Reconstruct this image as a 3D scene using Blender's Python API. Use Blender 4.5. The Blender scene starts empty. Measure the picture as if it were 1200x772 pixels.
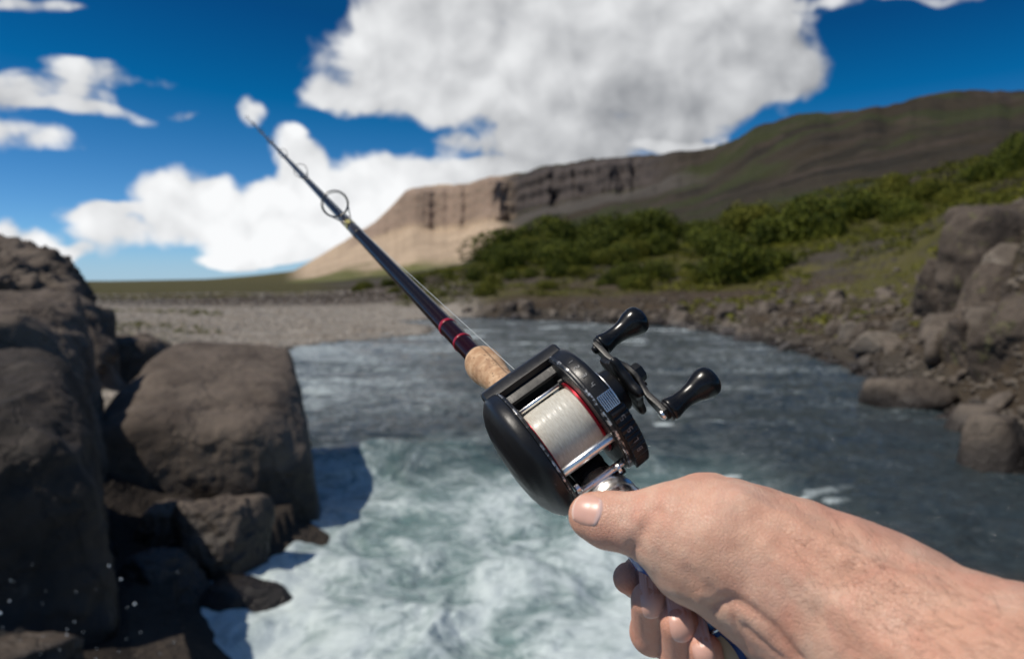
import bpy, math, random
import numpy as np
from mathutils import Vector, Matrix

# ------------------------------------------------------------------ camera, world, sun, exposure
SC = bpy.context.scene
COL = SC.collection
F = 933.0                                   # focal length in units of a 1200-wide frame
PITCH = math.radians(3.43)
CAM_H = 2.5
cam_d = bpy.data.cameras.new('camera')
cam = bpy.data.objects.new('camera', cam_d); COL.objects.link(cam)
cam.location = (0, 0, CAM_H)
cam.rotation_euler = (math.radians(90) - PITCH, 0, 0)
cam_d.sensor_width = 36.0
cam_d.lens = F / 1200 * 36
cam_d.clip_start = 0.02
cam_d.clip_end = 40000
cam_d.dof.use_dof = True
cam_d.dof.focus_distance = 0.385
cam_d.dof.aperture_fstop = 10.5
cam_d.dof.aperture_blades = 0
SC.camera = cam
SC.view_settings.view_transform = 'Standard'
SC.view_settings.look = 'None'
SC.view_settings.exposure = 0.0
SC.view_settings.gamma = 1.0
SC.render.engine = 'CYCLES'
SC.cycles.use_denoising = True
SC.cycles.max_bounces = 8
SC.cycles.sample_clamp_indirect = 6.0

SUN_AZ = math.radians(-104)                  # clockwise from +Y; negative = to the left
SUN_EL = math.radians(54)
sun_d = bpy.data.lights.new('sun', 'SUN'); sun_d.energy = 4.0; sun_d.angle = math.radians(0.5)
sun_d.color = (1.0, 0.93, 0.83)
sun = bpy.data.objects.new('sun', sun_d); COL.objects.link(sun)
sd = Vector((math.sin(SUN_AZ) * math.cos(SUN_EL), math.cos(SUN_AZ) * math.cos(SUN_EL), math.sin(SUN_EL)))
sun.rotation_euler = sd.to_track_quat('Z', 'Y').to_euler()
sun.location = sd * 50


class NT:
    """small helper round a node tree"""
    def __init__(s, nt): s.nt = nt
    def n(s, t, **k):
        x = s.nt.nodes.new(t)
        for a, b in k.items(): setattr(x, a, b)
        return x
    def put(s, sock, v):
        if v is None: return
        if isinstance(v, bpy.types.NodeSocket): s.nt.links.new(v, sock)
        elif isinstance(v, (tuple, list)) and len(v) == 3 and sock.type == 'RGBA': sock.default_value = (*v, 1)
        else: sock.default_value = v
    def m(s, op, a, b=None, c=None, clamp=False):
        x = s.n('ShaderNodeMath', operation=op, use_clamp=clamp)
        s.put(x.inputs[0], a); s.put(x.inputs[1], b); s.put(x.inputs[2], c)
        return x.outputs[0]
    def v(s, op, a, b=None, out=0):
        x = s.n('ShaderNodeVectorMath', operation=op)
        s.put(x.inputs[0], a); s.put(x.inputs[1], b)
        return x.outputs['Value'] if op in ('LENGTH', 'DOT_PRODUCT', 'DISTANCE') else x.outputs[0]
    def scale(s, a, f):
        x = s.n('ShaderNodeVectorMath', operation='SCALE'); s.put(x.inputs[0], a); s.put(x.inputs['Scale'], f)
        return x.outputs[0]
    def noise(s, vec, sc, det=4, rough=.5, dist=0, dim='3D', out=0):
        x = s.n('ShaderNodeTexNoise', noise_dimensions=dim)
        s.put(x.inputs['Vector'], vec); s.put(x.inputs['Scale'], sc); s.put(x.inputs['Detail'], det)
        s.put(x.inputs['Roughness'], rough); s.put(x.inputs['Distortion'], dist)
        return x.outputs[out]
    def ss(s, v, a, b, c=0., d=1.):
        x = s.n('ShaderNodeMapRange', interpolation_type='SMOOTHSTEP')
        s.put(x.inputs[0], v); s.put(x.inputs[1], a); s.put(x.inputs[2], b); s.put(x.inputs[3], c); s.put(x.inputs[4], d)
        return x.outputs[0]
    def mix(s, f, a, b, bt='MIX'):
        x = s.n('ShaderNodeMix', data_type='RGBA', blend_type=bt)
        s.put(x.inputs['Factor'], f); s.put(x.inputs[6], a); s.put(x.inputs[7], b)
        return x.outputs[2]
    def bump(s, h, strength=.5, dist=.01, normal=None):
        x = s.n('ShaderNodeBump'); s.put(x.inputs['Height'], h); s.put(x.inputs['Strength'], strength)
        s.put(x.inputs['Distance'], dist); s.put(x.inputs['Normal'], normal)
        return x.outputs[0]


W = bpy.data.worlds.new('World'); SC.world = W; W.use_nodes = True
for x in list(W.node_tree.nodes): W.node_tree.nodes.remove(x)
w = NT(W.node_tree)
SKY_S = 0.10
sky = w.n('ShaderNodeTexSky', sky_type='NISHITA')
sky.sun_disc = False; sky.sun_elevation = SUN_EL; sky.sun_rotation = SUN_AZ
sky.altitude = 0; sky.air_density = 0.6; sky.dust_density = 0.0; sky.ozone_density = 3.0
# a polarised sky: the scattered light the filter takes out, the same in every direction
blue = w.v('MULTIPLY', sky.outputs[0], (.75, 1.02, 1.42))
blue = w.v('MAXIMUM', w.v('SUBTRACT', blue, (1.0, 1.18, 2.8)), (.02, .65, 2.1))
geo = w.n('ShaderNodeNewGeometry')
D = w.v('NORMALIZE', w.n('ShaderNodeTexCoord').outputs['Generated'])
sp = w.n('ShaderNodeSeparateXYZ'); w.put(sp.inputs[0], D)
az = w.m('MULTIPLY', w.m('ARCTAN2', sp.outputs[0], sp.outputs[1]), 9.33)
el = w.m('MULTIPLY', w.m('ARCSINE', sp.outputs[2]), 9.33)              # both in hundreds of "pixels"
blue = w.mix(w.ss(el, .55, .0, 0., .7), blue, (3.7, 5.2, 6.8))
cb = w.n('ShaderNodeCombineXYZ'); w.put(cb.inputs[0], az); w.put(cb.inputs[1], el)
P = cb.outputs[0]
# the clouds: soft bodies in azimuth/elevation, their edges broken by noise
def azel(px, py):
    u, v = (px - 600) / F, (330 - py) / F
    return math.atan(u) * 9.33, math.atan(v / math.hypot(1, u)) * 9.33
BL = [  # px, py, rx, ry, weight, brightness (0 grey .. 1 white)
    (640, 20, 250, 95, 1.2, .62), (470, 85, 115, 65, .9, .80), (600, 85, 130, 90, 1.1, .60), (790, 80, 150, 85, 1.1, .36), (880, 95, 85, 48, .8, .22),
    (730, 150, 140, 55, 1.0, .24), (640, 185, 90, 45, .9, .34), (560, 215, 90, 28, .7, .8), (415, 118, 75, 26, .6, .7), (925, 103, 55, 24, .6, .25),
    (530, 172, 32, 14, .6, .6), (840, 0, 140, 60, 1.0, .6),
    (215, 225, 62, 42, 1.1, 1.05), (300, 262, 105, 52, 1.2, 1.1), (150, 272, 75, 34, 1.0, .95), (110, 245, 60, 14, .7, .8),
    (390, 235, 85, 60, 1.1, 1.0), (460, 235, 70, 42, 1.0, .95), (348, 190, 38, 36, .8, .95), (306, 140, 25, 22, .9, .9), (500, 205, 80, 26, .6, .9),
    (400, 290, 90, 24, 1.0, 1.0), (300, 302, 75, 10, .8, .9),
    (25, 277, 52, 26, 1.1, 1.0), (60, 292, 50, 12, .8, .9),
    (20, 112, 150, 26, .80, .70), (120, 90, 110, 16, .62, .80), (20, 160, 110, 20, .9, .92), (120, 134, 90, 9, .5, .75),
    (40, 8, 80, 9, .7, .7), (785, 174, 55, 9, 1.1, 1.0), (990, 12, 70, 11, .6, .8), (1100, 2, 60, 7, .5, .7), (225, 132, 26, 7, .4, .6),
]
w1 = w.noise(P, .9, 3, .5, out=1)
warp = w.v('ADD', P, w.scale(w.v('SUBTRACT', w1, (.5, .5, .5)), .55))
fld = None; bri = None
for (px, py, rx, ry, wt, br) in BL:
    a, e = azel(px, py)
    ki = math.cos(math.atan((px - 600) / F))
    d = w.v('MULTIPLY', w.v('SUBTRACT', warp, (a, e, 0)), (100 / (rx * ki ** 2), 100 / (ry * ki), 0))
    q = w.m('MAXIMUM', w.m('SUBTRACT', 1.25, w.v('DOT_PRODUCT', d, d)), 0)
    q = w.m('MULTIPLY', q, wt)
    fld = q if fld is None else w.m('ADD', fld, q)
    bri = w.m('MULTIPLY', q, br) if bri is None else w.m('MULTIPLY_ADD', q, br, bri)
brn = w.m('DIVIDE', bri, w.m('MAXIMUM', fld, .001))
# the rest of the sky, outside the frame: scattered cumulus of the same kind
gen = w.ss(w.noise(w.v('MULTIPLY', P, (1, 1.7, 1)), .33, 4, .5), .52, .68)
out = w.m('MAXIMUM', w.ss(w.m('ABSOLUTE', az), 6.0, 8.5), w.ss(el, 3.6, 5.2))
out = w.m('MULTIPLY', out, w.ss(el, 0.0, .6))
fld = w.m('ADD', w.m('MINIMUM', fld, 1.6), w.m('MULTIPLY', gen, out))
brn = w.m('ADD', brn, w.m('MULTIPLY', w.m('SUBTRACT', .75, brn), out))
def fb(vec): return w.noise(vec, 1.9, 6, .46, .3)
f0 = fb(P)
g0 = w.noise(P, 1.9, 3, .42, .3)
f1 = w.noise(w.v('ADD', P, (-.12, .20, 0)), 1.9, 3, .42, .3)
low = w.noise(P, .75, 3, .5)
puff = w.n('ShaderNodeTexVoronoi', feature='SMOOTH_F1'); w.put(puff.inputs['Vector'], w.v('ADD', P, w.scale(w.v('SUBTRACT', w.noise(P, 3.0, 3, .5, out=1), (.5, .5, .5)), .35))); puff.inputs['Scale'].default_value = 2.6; puff.inputs['Smoothness'].default_value = .6
pf = w.m('SUBTRACT', .42, puff.outputs['Distance'])
rag = w.m('ADD', w.m('MULTIPLY', w.m('SUBTRACT', f0, .5), 2.7), w.m('MULTIPLY', pf, .6))
dens = w.m('ADD', w.m('MINIMUM', fld, 1.7), w.m('MULTIPLY', rag, w.ss(fld, -.05, .35, .0, 1.)))
alpha = w.ss(dens, .22, .98)
emb = w.m('MULTIPLY_ADD', w.m('SUBTRACT', g0, f1), .85, w.m('MULTIPLY_ADD', w.m('SUBTRACT', low, .5), .75, w.m('MULTIPLY', pf, .10)))
lum = w.m('ADD', w.m('ADD', w.m('MULTIPLY_ADD', brn, .80, .02), emb), w.m('MULTIPLY', w.ss(dens, .4, 1.5), .06), clamp=True)
ccol = w.mix(lum, (2.8, 2.92, 3.15), (9.6, 9.7, 9.8))
final = w.mix(alpha, blue, ccol)
bg = w.n('ShaderNodeBackground'); w.put(bg.inputs[0], final); bg.inputs[1].default_value = SKY_S
wo = w.n('ShaderNodeOutputWorld'); w.put(wo.inputs[0], bg.outputs[0])

# ------------------------------------------------------------------ helpers
RT = Vector((1, 0, 0)); FW = Vector((0, math.cos(PITCH), -math.sin(PITCH))); UP = Vector((0, math.sin(PITCH), math.cos(PITCH)))
EYE = Vector((0, 0, CAM_H))
MW = np.array([RT, UP, FW]).T
def w2(v):                                   # eye-based (right, up, forward) metres -> world
    v = np.asarray(v, float)
    return v @ MW.T + np.array(EYE)
def ep(px, py, d): return np.array([(px - 600) / F * d, -(py - 386) / F * d, d])
def gp(px, py, z=0.0):                       # where the line of sight meets height z
    t = (CAM_H - z) * F / (py - 330.0)
    return np.array([(px - 600) / F * t, t])

def tag(o, label=None, cat=None, group=None, kind=None):
    if label: o['label'] = label
    if cat: o['category'] = cat
    if group: o['group'] = group
    if kind: o['kind'] = kind
    return o
def empty(name, loc=(0, 0, 0)):
    o = bpy.data.objects.new(name, None); COL.objects.link(o); o.location = loc; o.empty_display_size = .05
    return o
def mesh(name, V, Fc, mat=None, parent=None, smooth=True):
    me = bpy.data.meshes.new(name)
    V = np.asarray(V, np.float32)
    if isinstance(Fc, np.ndarray):
        k = Fc.shape[1]
        me.vertices.add(len(V)); me.vertices.foreach_set('co', V.ravel())
        me.loops.add(Fc.size); me.loops.foreach_set('vertex_index', Fc.ravel().astype(np.int32))
        me.polygons.add(len(Fc)); me.polygons.foreach_set('loop_start', np.arange(0, Fc.size, k, dtype=np.int32))
        me.update(calc_edges=True)
    else:
        me.from_pydata([tuple(map(float, v)) for v in V], [], Fc)
    if smooth: me.polygons.foreach_set('use_smooth', [True] * len(me.polygons))
    me.validate()
    o = bpy.data.objects.new(name, me); COL.objects.link(o)
    if mat: me.materials.append(mat)
    if parent: child(o, parent)
    return o
def child(o, parent):
    o.parent = parent
    o.matrix_parent_inverse = Matrix.Translation(-Vector(parent.location)) if parent.type == 'EMPTY' and parent.parent is None else Matrix.Identity(4)
    return o
def attr(o, name, data):
    a = o.data.attributes.new(name, 'FLOAT_COLOR', 'POINT')
    c = np.ones((len(o.data.vertices), 4), np.float32); c[:, :3] = data
    a.data.foreach_set('color', c.ravel())

def _h(ix, iy, iz, seed):
    h = (ix.astype(np.int64) * 374761393 + iy.astype(np.int64) * 668265263 + iz.astype(np.int64) * 2147483647 + seed * 1274126177) & 0xffffffff
    h = ((h ^ (h >> 13)) * 1274126177) & 0xffffffff
    h = ((h ^ (h >> 16)) * 2246822519) & 0xffffffff
    return ((h ^ (h >> 15)) & 0xffffff) / float(0xffffff)
def vnoise(p, seed=0):
    p = np.asarray(p, float); i = np.floor(p); f = p - i; i = i.astype(np.int64)
    f = f * f * f * (f * (f * 6 - 15) + 10); r = 0
    for a in (0, 1):
        for b in (0, 1):
            for c in (0, 1):
                wgt = (f[..., 0] if a else 1 - f[..., 0]) * (f[..., 1] if b else 1 - f[..., 1]) * (f[..., 2] if c else 1 - f[..., 2])
                r = r + wgt * _h(i[..., 0] + a, i[..., 1] + b, i[..., 2] + c, seed)
    return r * 2 - 1
def fbm(p, oct=4, seed=0, gain=.5, ridged=False):
    p = np.asarray(p, float); r = 0; a = 1; t = 0
    for k in range(oct):
        n = vnoise(p * 2.03 ** k + 17.3 * k, seed + k)
        if ridged: n = 1 - 2 * np.abs(n)
        r = r + a * n; t += a; a *= gain
    return r / t
def p3(x, y, z=0): return np.stack([x, y, np.zeros_like(x) + z], -1)
def sst(v, a, b):
    t = np.clip((v - a) / (b - a), 0, 1); return t * t * (3 - 2 * t)

def material(name, base=(.5, .5, .5), rough=.5, metal=0., **k):
    m = bpy.data.materials.new(name); m.use_nodes = True
    t = NT(m.node_tree); b = m.node_tree.nodes['Principled BSDF']
    b.inputs['Base Color'].default_value = (*base, 1); b.inputs['Roughness'].default_value = rough; b.inputs['Metallic'].default_value = metal
    for a, v in k.items():
        b.inputs[a.replace('_', ' ')].default_value = v
    return m, t, b
# ------------------------------------------------------------------ materials of the landscape
def m_terrain():
    m, t, b = material('terrain', rough=.95)
    co = t.n('ShaderNodeTexCoord').outputs['Object']
    a = t.n('ShaderNodeAttribute', attribute_name='col').outputs['Color']
    n1 = t.noise(co, .35, 8, .62); n2 = t.noise(co, .02, 6, .6); n3 = t.noise(co, 3.0, 6, .65)
    k = t.m('ADD', t.m('ADD', t.m('MULTIPLY', n1, .7), t.m('MULTIPLY', n2, .6)), t.m('MULTIPLY', n3, .7))
    k = t.m('SUBTRACT', t.m('MULTIPLY', k, 1.5), .5)
    k = t.m('MAXIMUM', k, .25)
    vm = t.n('ShaderNodeVectorMath', operation='SCALE'); t.put(vm.inputs[0], a); t.put(vm.inputs['Scale'], k)
    t.put(b.inputs['Base Color'], vm.outputs[0])
    t.put(b.inputs['Normal'], t.bump(t.m('ADD', t.noise(co, .12, 10, .68), t.m('MULTIPLY', n3, .06)), .7, 3.0))
    b.inputs['Specular IOR Level'].default_value = .2
    return m
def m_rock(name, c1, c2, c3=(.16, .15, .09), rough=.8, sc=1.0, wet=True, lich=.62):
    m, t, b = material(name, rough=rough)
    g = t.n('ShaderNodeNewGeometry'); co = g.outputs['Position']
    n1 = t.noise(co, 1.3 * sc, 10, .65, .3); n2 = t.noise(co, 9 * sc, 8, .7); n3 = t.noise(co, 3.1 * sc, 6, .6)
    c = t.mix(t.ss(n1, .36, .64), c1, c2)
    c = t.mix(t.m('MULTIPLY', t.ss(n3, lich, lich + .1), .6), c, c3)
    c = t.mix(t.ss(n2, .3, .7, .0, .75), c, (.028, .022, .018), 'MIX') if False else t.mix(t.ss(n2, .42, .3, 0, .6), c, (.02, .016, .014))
    z = t.n('ShaderNodeSeparateXYZ'); t.put(z.inputs[0], co)
    if wet:
        wt = t.ss(t.m('ADD', z.outputs[2], t.m('MULTIPLY', n1, -.5)), .28, -.12)
        c = t.mix(t.m('MULTIPLY', wt, .72), c, (.012, .010, .009))
        t.put(b.inputs['Roughness'], t.m('SUBTRACT', rough, t.m('MULTIPLY', wt, .5)))
    t.put(b.inputs['Base Color'], c)
    vc = t.n('ShaderNodeTexVoronoi', feature='DISTANCE_TO_EDGE'); t.put(vc.inputs['Vector'], t.v('ADD', t.v('MULTIPLY', co, (1, 1, .55)), t.scale(t.noise(co, 1.6, 4, .6, out=1), .9))); vc.inputs['Scale'].default_value = 1.15 * sc
    crk = t.ss(vc.outputs['Distance'], .0, .035)
    c = t.mix(t.m('MULTIPLY', t.m('SUBTRACT', 1, crk), .28), c, (.010, .008, .007)); t.put(b.inputs['Base Color'], c)
    h = t.m('ADD', t.m('ADD', t.m('MULTIPLY', n1, 1.0), t.m('MULTIPLY', n2, .25)), t.m('MULTIPLY', crk, .13))
    t.put(b.inputs['Normal'], t.bump(h, .9, .10 / sc))
    b.inputs['Specular IOR Level'].default_value = .3
    return m
def m_leaf(name, c1, c2):
    m, t, b = material(name, rough=.6)
    g = t.n('ShaderNodeNewGeometry')
    n = t.noise(g.outputs['Position'], .6, 4, .6); r = g.outputs['Random Per Island']
    c = t.mix(t.ss(t.m('ADD', t.m('MULTIPLY', n, .8), t.m('MULTIPLY', r, .4)), .4, .85), c1, c2)
    t.put(b.inputs['Base Color'], c); b.inputs['Specular IOR Level'].default_value = .08
    return m
M_TER = m_terrain()
M_BOUL = m_rock('basalt_boulder', (.135, .106, .082), (.070, .052, .039), (.18, .15, .12))
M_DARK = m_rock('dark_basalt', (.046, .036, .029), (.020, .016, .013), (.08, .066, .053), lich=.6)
M_BANK = m_rock('bank_stone', (.150, .122, .096), (.070, .055, .042), (.19, .16, .125), sc=.9)
M_KNOLL = m_rock('knoll_rock', (.105, .082, .062), (.050, .038, .029), (.12, .115, .05), sc=.8, wet=False, lich=.56)
M_PALE = m_rock('pale_stone', (.21, .18, .145), (.12, .098, .078), (.25, .215, .175), sc=1.2)
M_GRAV = m_rock('river_gravel', (.27, .235, .20), (.15, .13, .112), (.34, .31, .27), sc=2.5, wet=False)
M_BUSH = m_leaf('willow_leaves', (.024, .036, .006), (.12, .135, .018))
M_TUFT = m_leaf('yellow_green_leaves', (.09, .10, .015), (.23, .22, .03))
M_OLIV = m_leaf('olive_leaves', (.060, .070, .010), (.17, .165, .025))

# ------------------------------------------------------------------ river outline and terrain
RIV_PX = [(195, 700), (215, 655), (300, 632), (340, 600), (300, 470), (283, 428), (300, 414), (400, 401), (500, 393), (512, 384), (470, 377), (540, 372),
          (600, 374), (700, 379), (790, 382), (860, 394), (930, 412), (985, 428), (1040, 462), (1100, 478), (1145, 505), (1165, 530), (1200, 548), (1300, 600)]
RIV = [(-1.7, -30), (-1.9, 3.0), (-2.0, 4.9)] + [tuple(gp(*q)) for q in RIV_PX] + [(6.3, 5), (6.6, 0), (9, -30)]
RIV = np.array(RIV)
def river(x, y):                             # >0 on land (metres from the water's edge), <0 in the river
    d = np.full(x.shape, 1e9); ins = np.zeros(x.shape, bool)
    for k in range(len(RIV)):
        a, b = RIV[k], RIV[(k + 1) % len(RIV)]
        e = b - a; t = np.clip(((x - a[0]) * e[0] + (y - a[1]) * e[1]) / (e @ e), 0, 1)
        d = np.minimum(d, np.hypot(x - a[0] - t * e[0], y - a[1] - t * e[1]))
        c = (a[1] > y) != (b[1] > y)
        with np.errstate(divide='ignore', invalid='ignore'):
            xi = a[0] + (y - a[1]) * e[0] / (e[1] if e[1] else 1e-9)
        ins ^= c & (x < xi)
    return np.where(ins, -d, d)
# each column: pixel column, then knots (distance, pixel row) out to the ridge
CO = [
    (-250, [(9, 520), (30, 400), (60, 362), (90, 345), (150, 339), (500, 333), (1200, 331), (2400, 330), (2600, 329.5), (2900, 329.5)]),
    (130, [(14, 470), (30, 400), (60, 365), (92, 349), (150, 340), (500, 333), (1200, 331), (2200, 330), (2400, 329.5), (2700, 329)]),
    (240, [(24, 425), (38, 388), (62, 363), (88, 347), (150, 339), (500, 332), (1200, 330), (1900, 329), (2100, 328), (2400, 327)]),
    (345, [(27, 415), (40, 386), (62, 362), (84, 347), (150, 338), (450, 332), (900, 328), (1400, 322), (1500, 319), (1560, 317)]),
    (400, [(29, 410), (40, 386), (62, 362), (82, 346), (150, 336), (420, 331), (850, 322), (1330, 297), (1400, 288), (1450, 285)]),
    (440, [(30, 407), (42, 384), (60, 363), (80, 345), (150, 333), (400, 328), (850, 320), (1330, 281), (1370, 264), (1410, 261)]),
    (475, [(31, 405), (44, 382), (58, 364), (76, 345), (140, 328), (380, 324), (820, 318), (1300, 270), (1328, 230), (1385, 226)]),
    (540, [(38, 388), (50, 377), (56, 368), (72, 345), (130, 318), (350, 315), (780, 308), (1200, 268), (1225, 219), (1290, 216)]),
    (605, [(50, 375), (54, 371), (58, 356), (72, 340), (120, 300), (300, 296), (720, 288), (1090, 252), (1115, 209), (1170, 205)]),
    (640, [(50, 377), (54, 372), (58, 356), (72, 338), (120, 298), (260, 282), (650, 270), (1010, 243), (1035, 200), (1080, 194)]),
    (740, [(46, 380), (50, 375), (54, 358), (70, 338), (112, 296), (200, 268), (500, 255), (900, 222), (930, 191), (970, 184)]),
    (820, [(42, 387), (46, 378), (50, 362), (66, 342), (105, 292), (190, 262), (450, 238), (740, 206), (880, 181), (930, 178)]),
    (880, [(33, 400), (37, 388), (43, 368), (60, 342), (98, 290), (170, 253), (420, 217), (620, 182), (800, 158), (850, 155)]),
    (960, [(24, 422), (28, 404), (36, 376), (52, 340), (84, 286), (150, 240), (380, 196), (540, 160), (720, 139), (780, 135)]),
    (1060, [(16, 468), (20, 435), (28, 388), (44, 340), (72, 285), (130, 235), (330, 180), (480, 148), (660, 126), (720, 122)]),
    (1130, [(13, 500), (16, 448), (21, 400), (30, 345), (42, 282), (100, 232), (300, 172), (460, 142), (640, 120), (700, 117)]),
    (1200, [(10.5, 548), (13, 470), (16, 405), (21, 320), (27, 243), (80, 238), (280, 165), (440, 136), (620, 115), (680, 112)]),
    (1340, [(9, 580), (11, 480), (14, 400), (18, 310), (24, 232), (70, 225), (260, 155), (420, 126), (600, 106), (660, 103)]),
]
def knots():
    A = []; R = []; H = []
    for px, kn in CO:
        az_ = math.atan((px - 600) / F); A.append(az_)
        R.append([r for r, _ in kn]); H.append([CAM_H + (330 - y) / F * r * math.cos(az_) for r, y in kn])
    R = [R[0], R[0]] + R + [R[-1], R[0], R[0]]; H = [[.5, .6, .8, 1, 1.3, 2, 2, 2.5, 2.5, 2.5]] + [H[0]] + H + [H[-1], [.5, .6, .8, 1, 1.3, 2, 2, 2.5, 2.5, 2.5], [.5, .6, .8, 1, 1.3, 2, 2, 2.5, 2.5, 2.5]]
    A = [-math.pi, math.radians(-75)] + A + [math.radians(62), math.radians(110), math.pi]
    return np.array(A), np.array(R, float), np.array(H, float)
KA, KR, KH = knots(); NK = KR.shape[1]
def at_az(az_):
    az_ = np.asarray(az_)
    R = np.stack([np.interp(az_, KA, KR[:, k]) for k in range(NK)], -1)
    H = np.stack([np.interp(az_, KA, KH[:, k]) for k in range(NK)], -1)
    g = 1 + .022 * (vnoise(p3(az_ * 34, az_ * 0), 5))[..., None] + .007 * (vnoise(p3(az_ * 90, az_ * 0), 8))[..., None]
    wk = np.array([0, 0, 0, 0, 0, 0, .3, 1, 1, .5])
    R = R * (1 + (g - 1) * wk)
    return R, H
def hprof(az_, r):                            # height of the land profile before the river is cut in
    R, H = at_az(az_); out_ = np.full(r.shape, 0.); 
    out_ = np.where(r <= R[..., 0], H[..., 0], out_)
    for k in range(NK - 1):
        t = np.clip((r - R[..., k]) / (R[..., k + 1] - R[..., k]), 0, 1)
        out_ = np.where((r > R[..., k]), H[..., k] + (H[..., k + 1] - H[..., k]) * t, out_)
    return out_
def ground(x, y, detail=True):
    az_ = np.arctan2(x, y); r = np.hypot(x, y)
    s = river(x, y)
    h = np.maximum(hprof(az_, r), .12)
    grav = sst(-az_, .02, .10) * (r > 15) + 0.0            # left side: the gravel bar
    grav = grav * sst(np.hypot(x, y), 12, 20) * (1 - sst(r, 70, 85))
    ramp = 1.6 + 9 * grav
    land = h * sst(s, 0, ramp) * 1.0 + .04
    land = land * (1 - .86 * sst(-az_, .15, .3) * (1 - sst(r, 7.5, 12)))
    rk = (1 - grav) * (1 - sst(r, 60, 140)) * sst(s, 0, 2)
    if detail:
        land = land + rk * .35 * fbm(p3(x * .55, y * .55), 5, 3, .55, True) * (1 + 0 * r)
        land = land + sst(r, 60, 200) * (r * .006) * fbm(p3(x / (12 + 0 * r), y / 12), 4, 11) * (1 - sst(r, 300, 500)) * sst(az_, -.2, .05)
        land = land + sst(r, 200, 600) * 8.5 * fbm(p3(x / 70, y / 70), 5, 21, .55) * sst(az_, -.28, -.05) * (1 - sst(r, 2500, 4000))
    dp = np.hypot((x + 34.5) / 7.5, (y - 80) / 4.2); land = land + (.62 - land) * (1 - sst(dp, .9, 1.25))
    bed = -.15 - np.minimum(-s * .45, 1.3)
    return np.where(s > 0, np.maximum(land, .02), bed)

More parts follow.
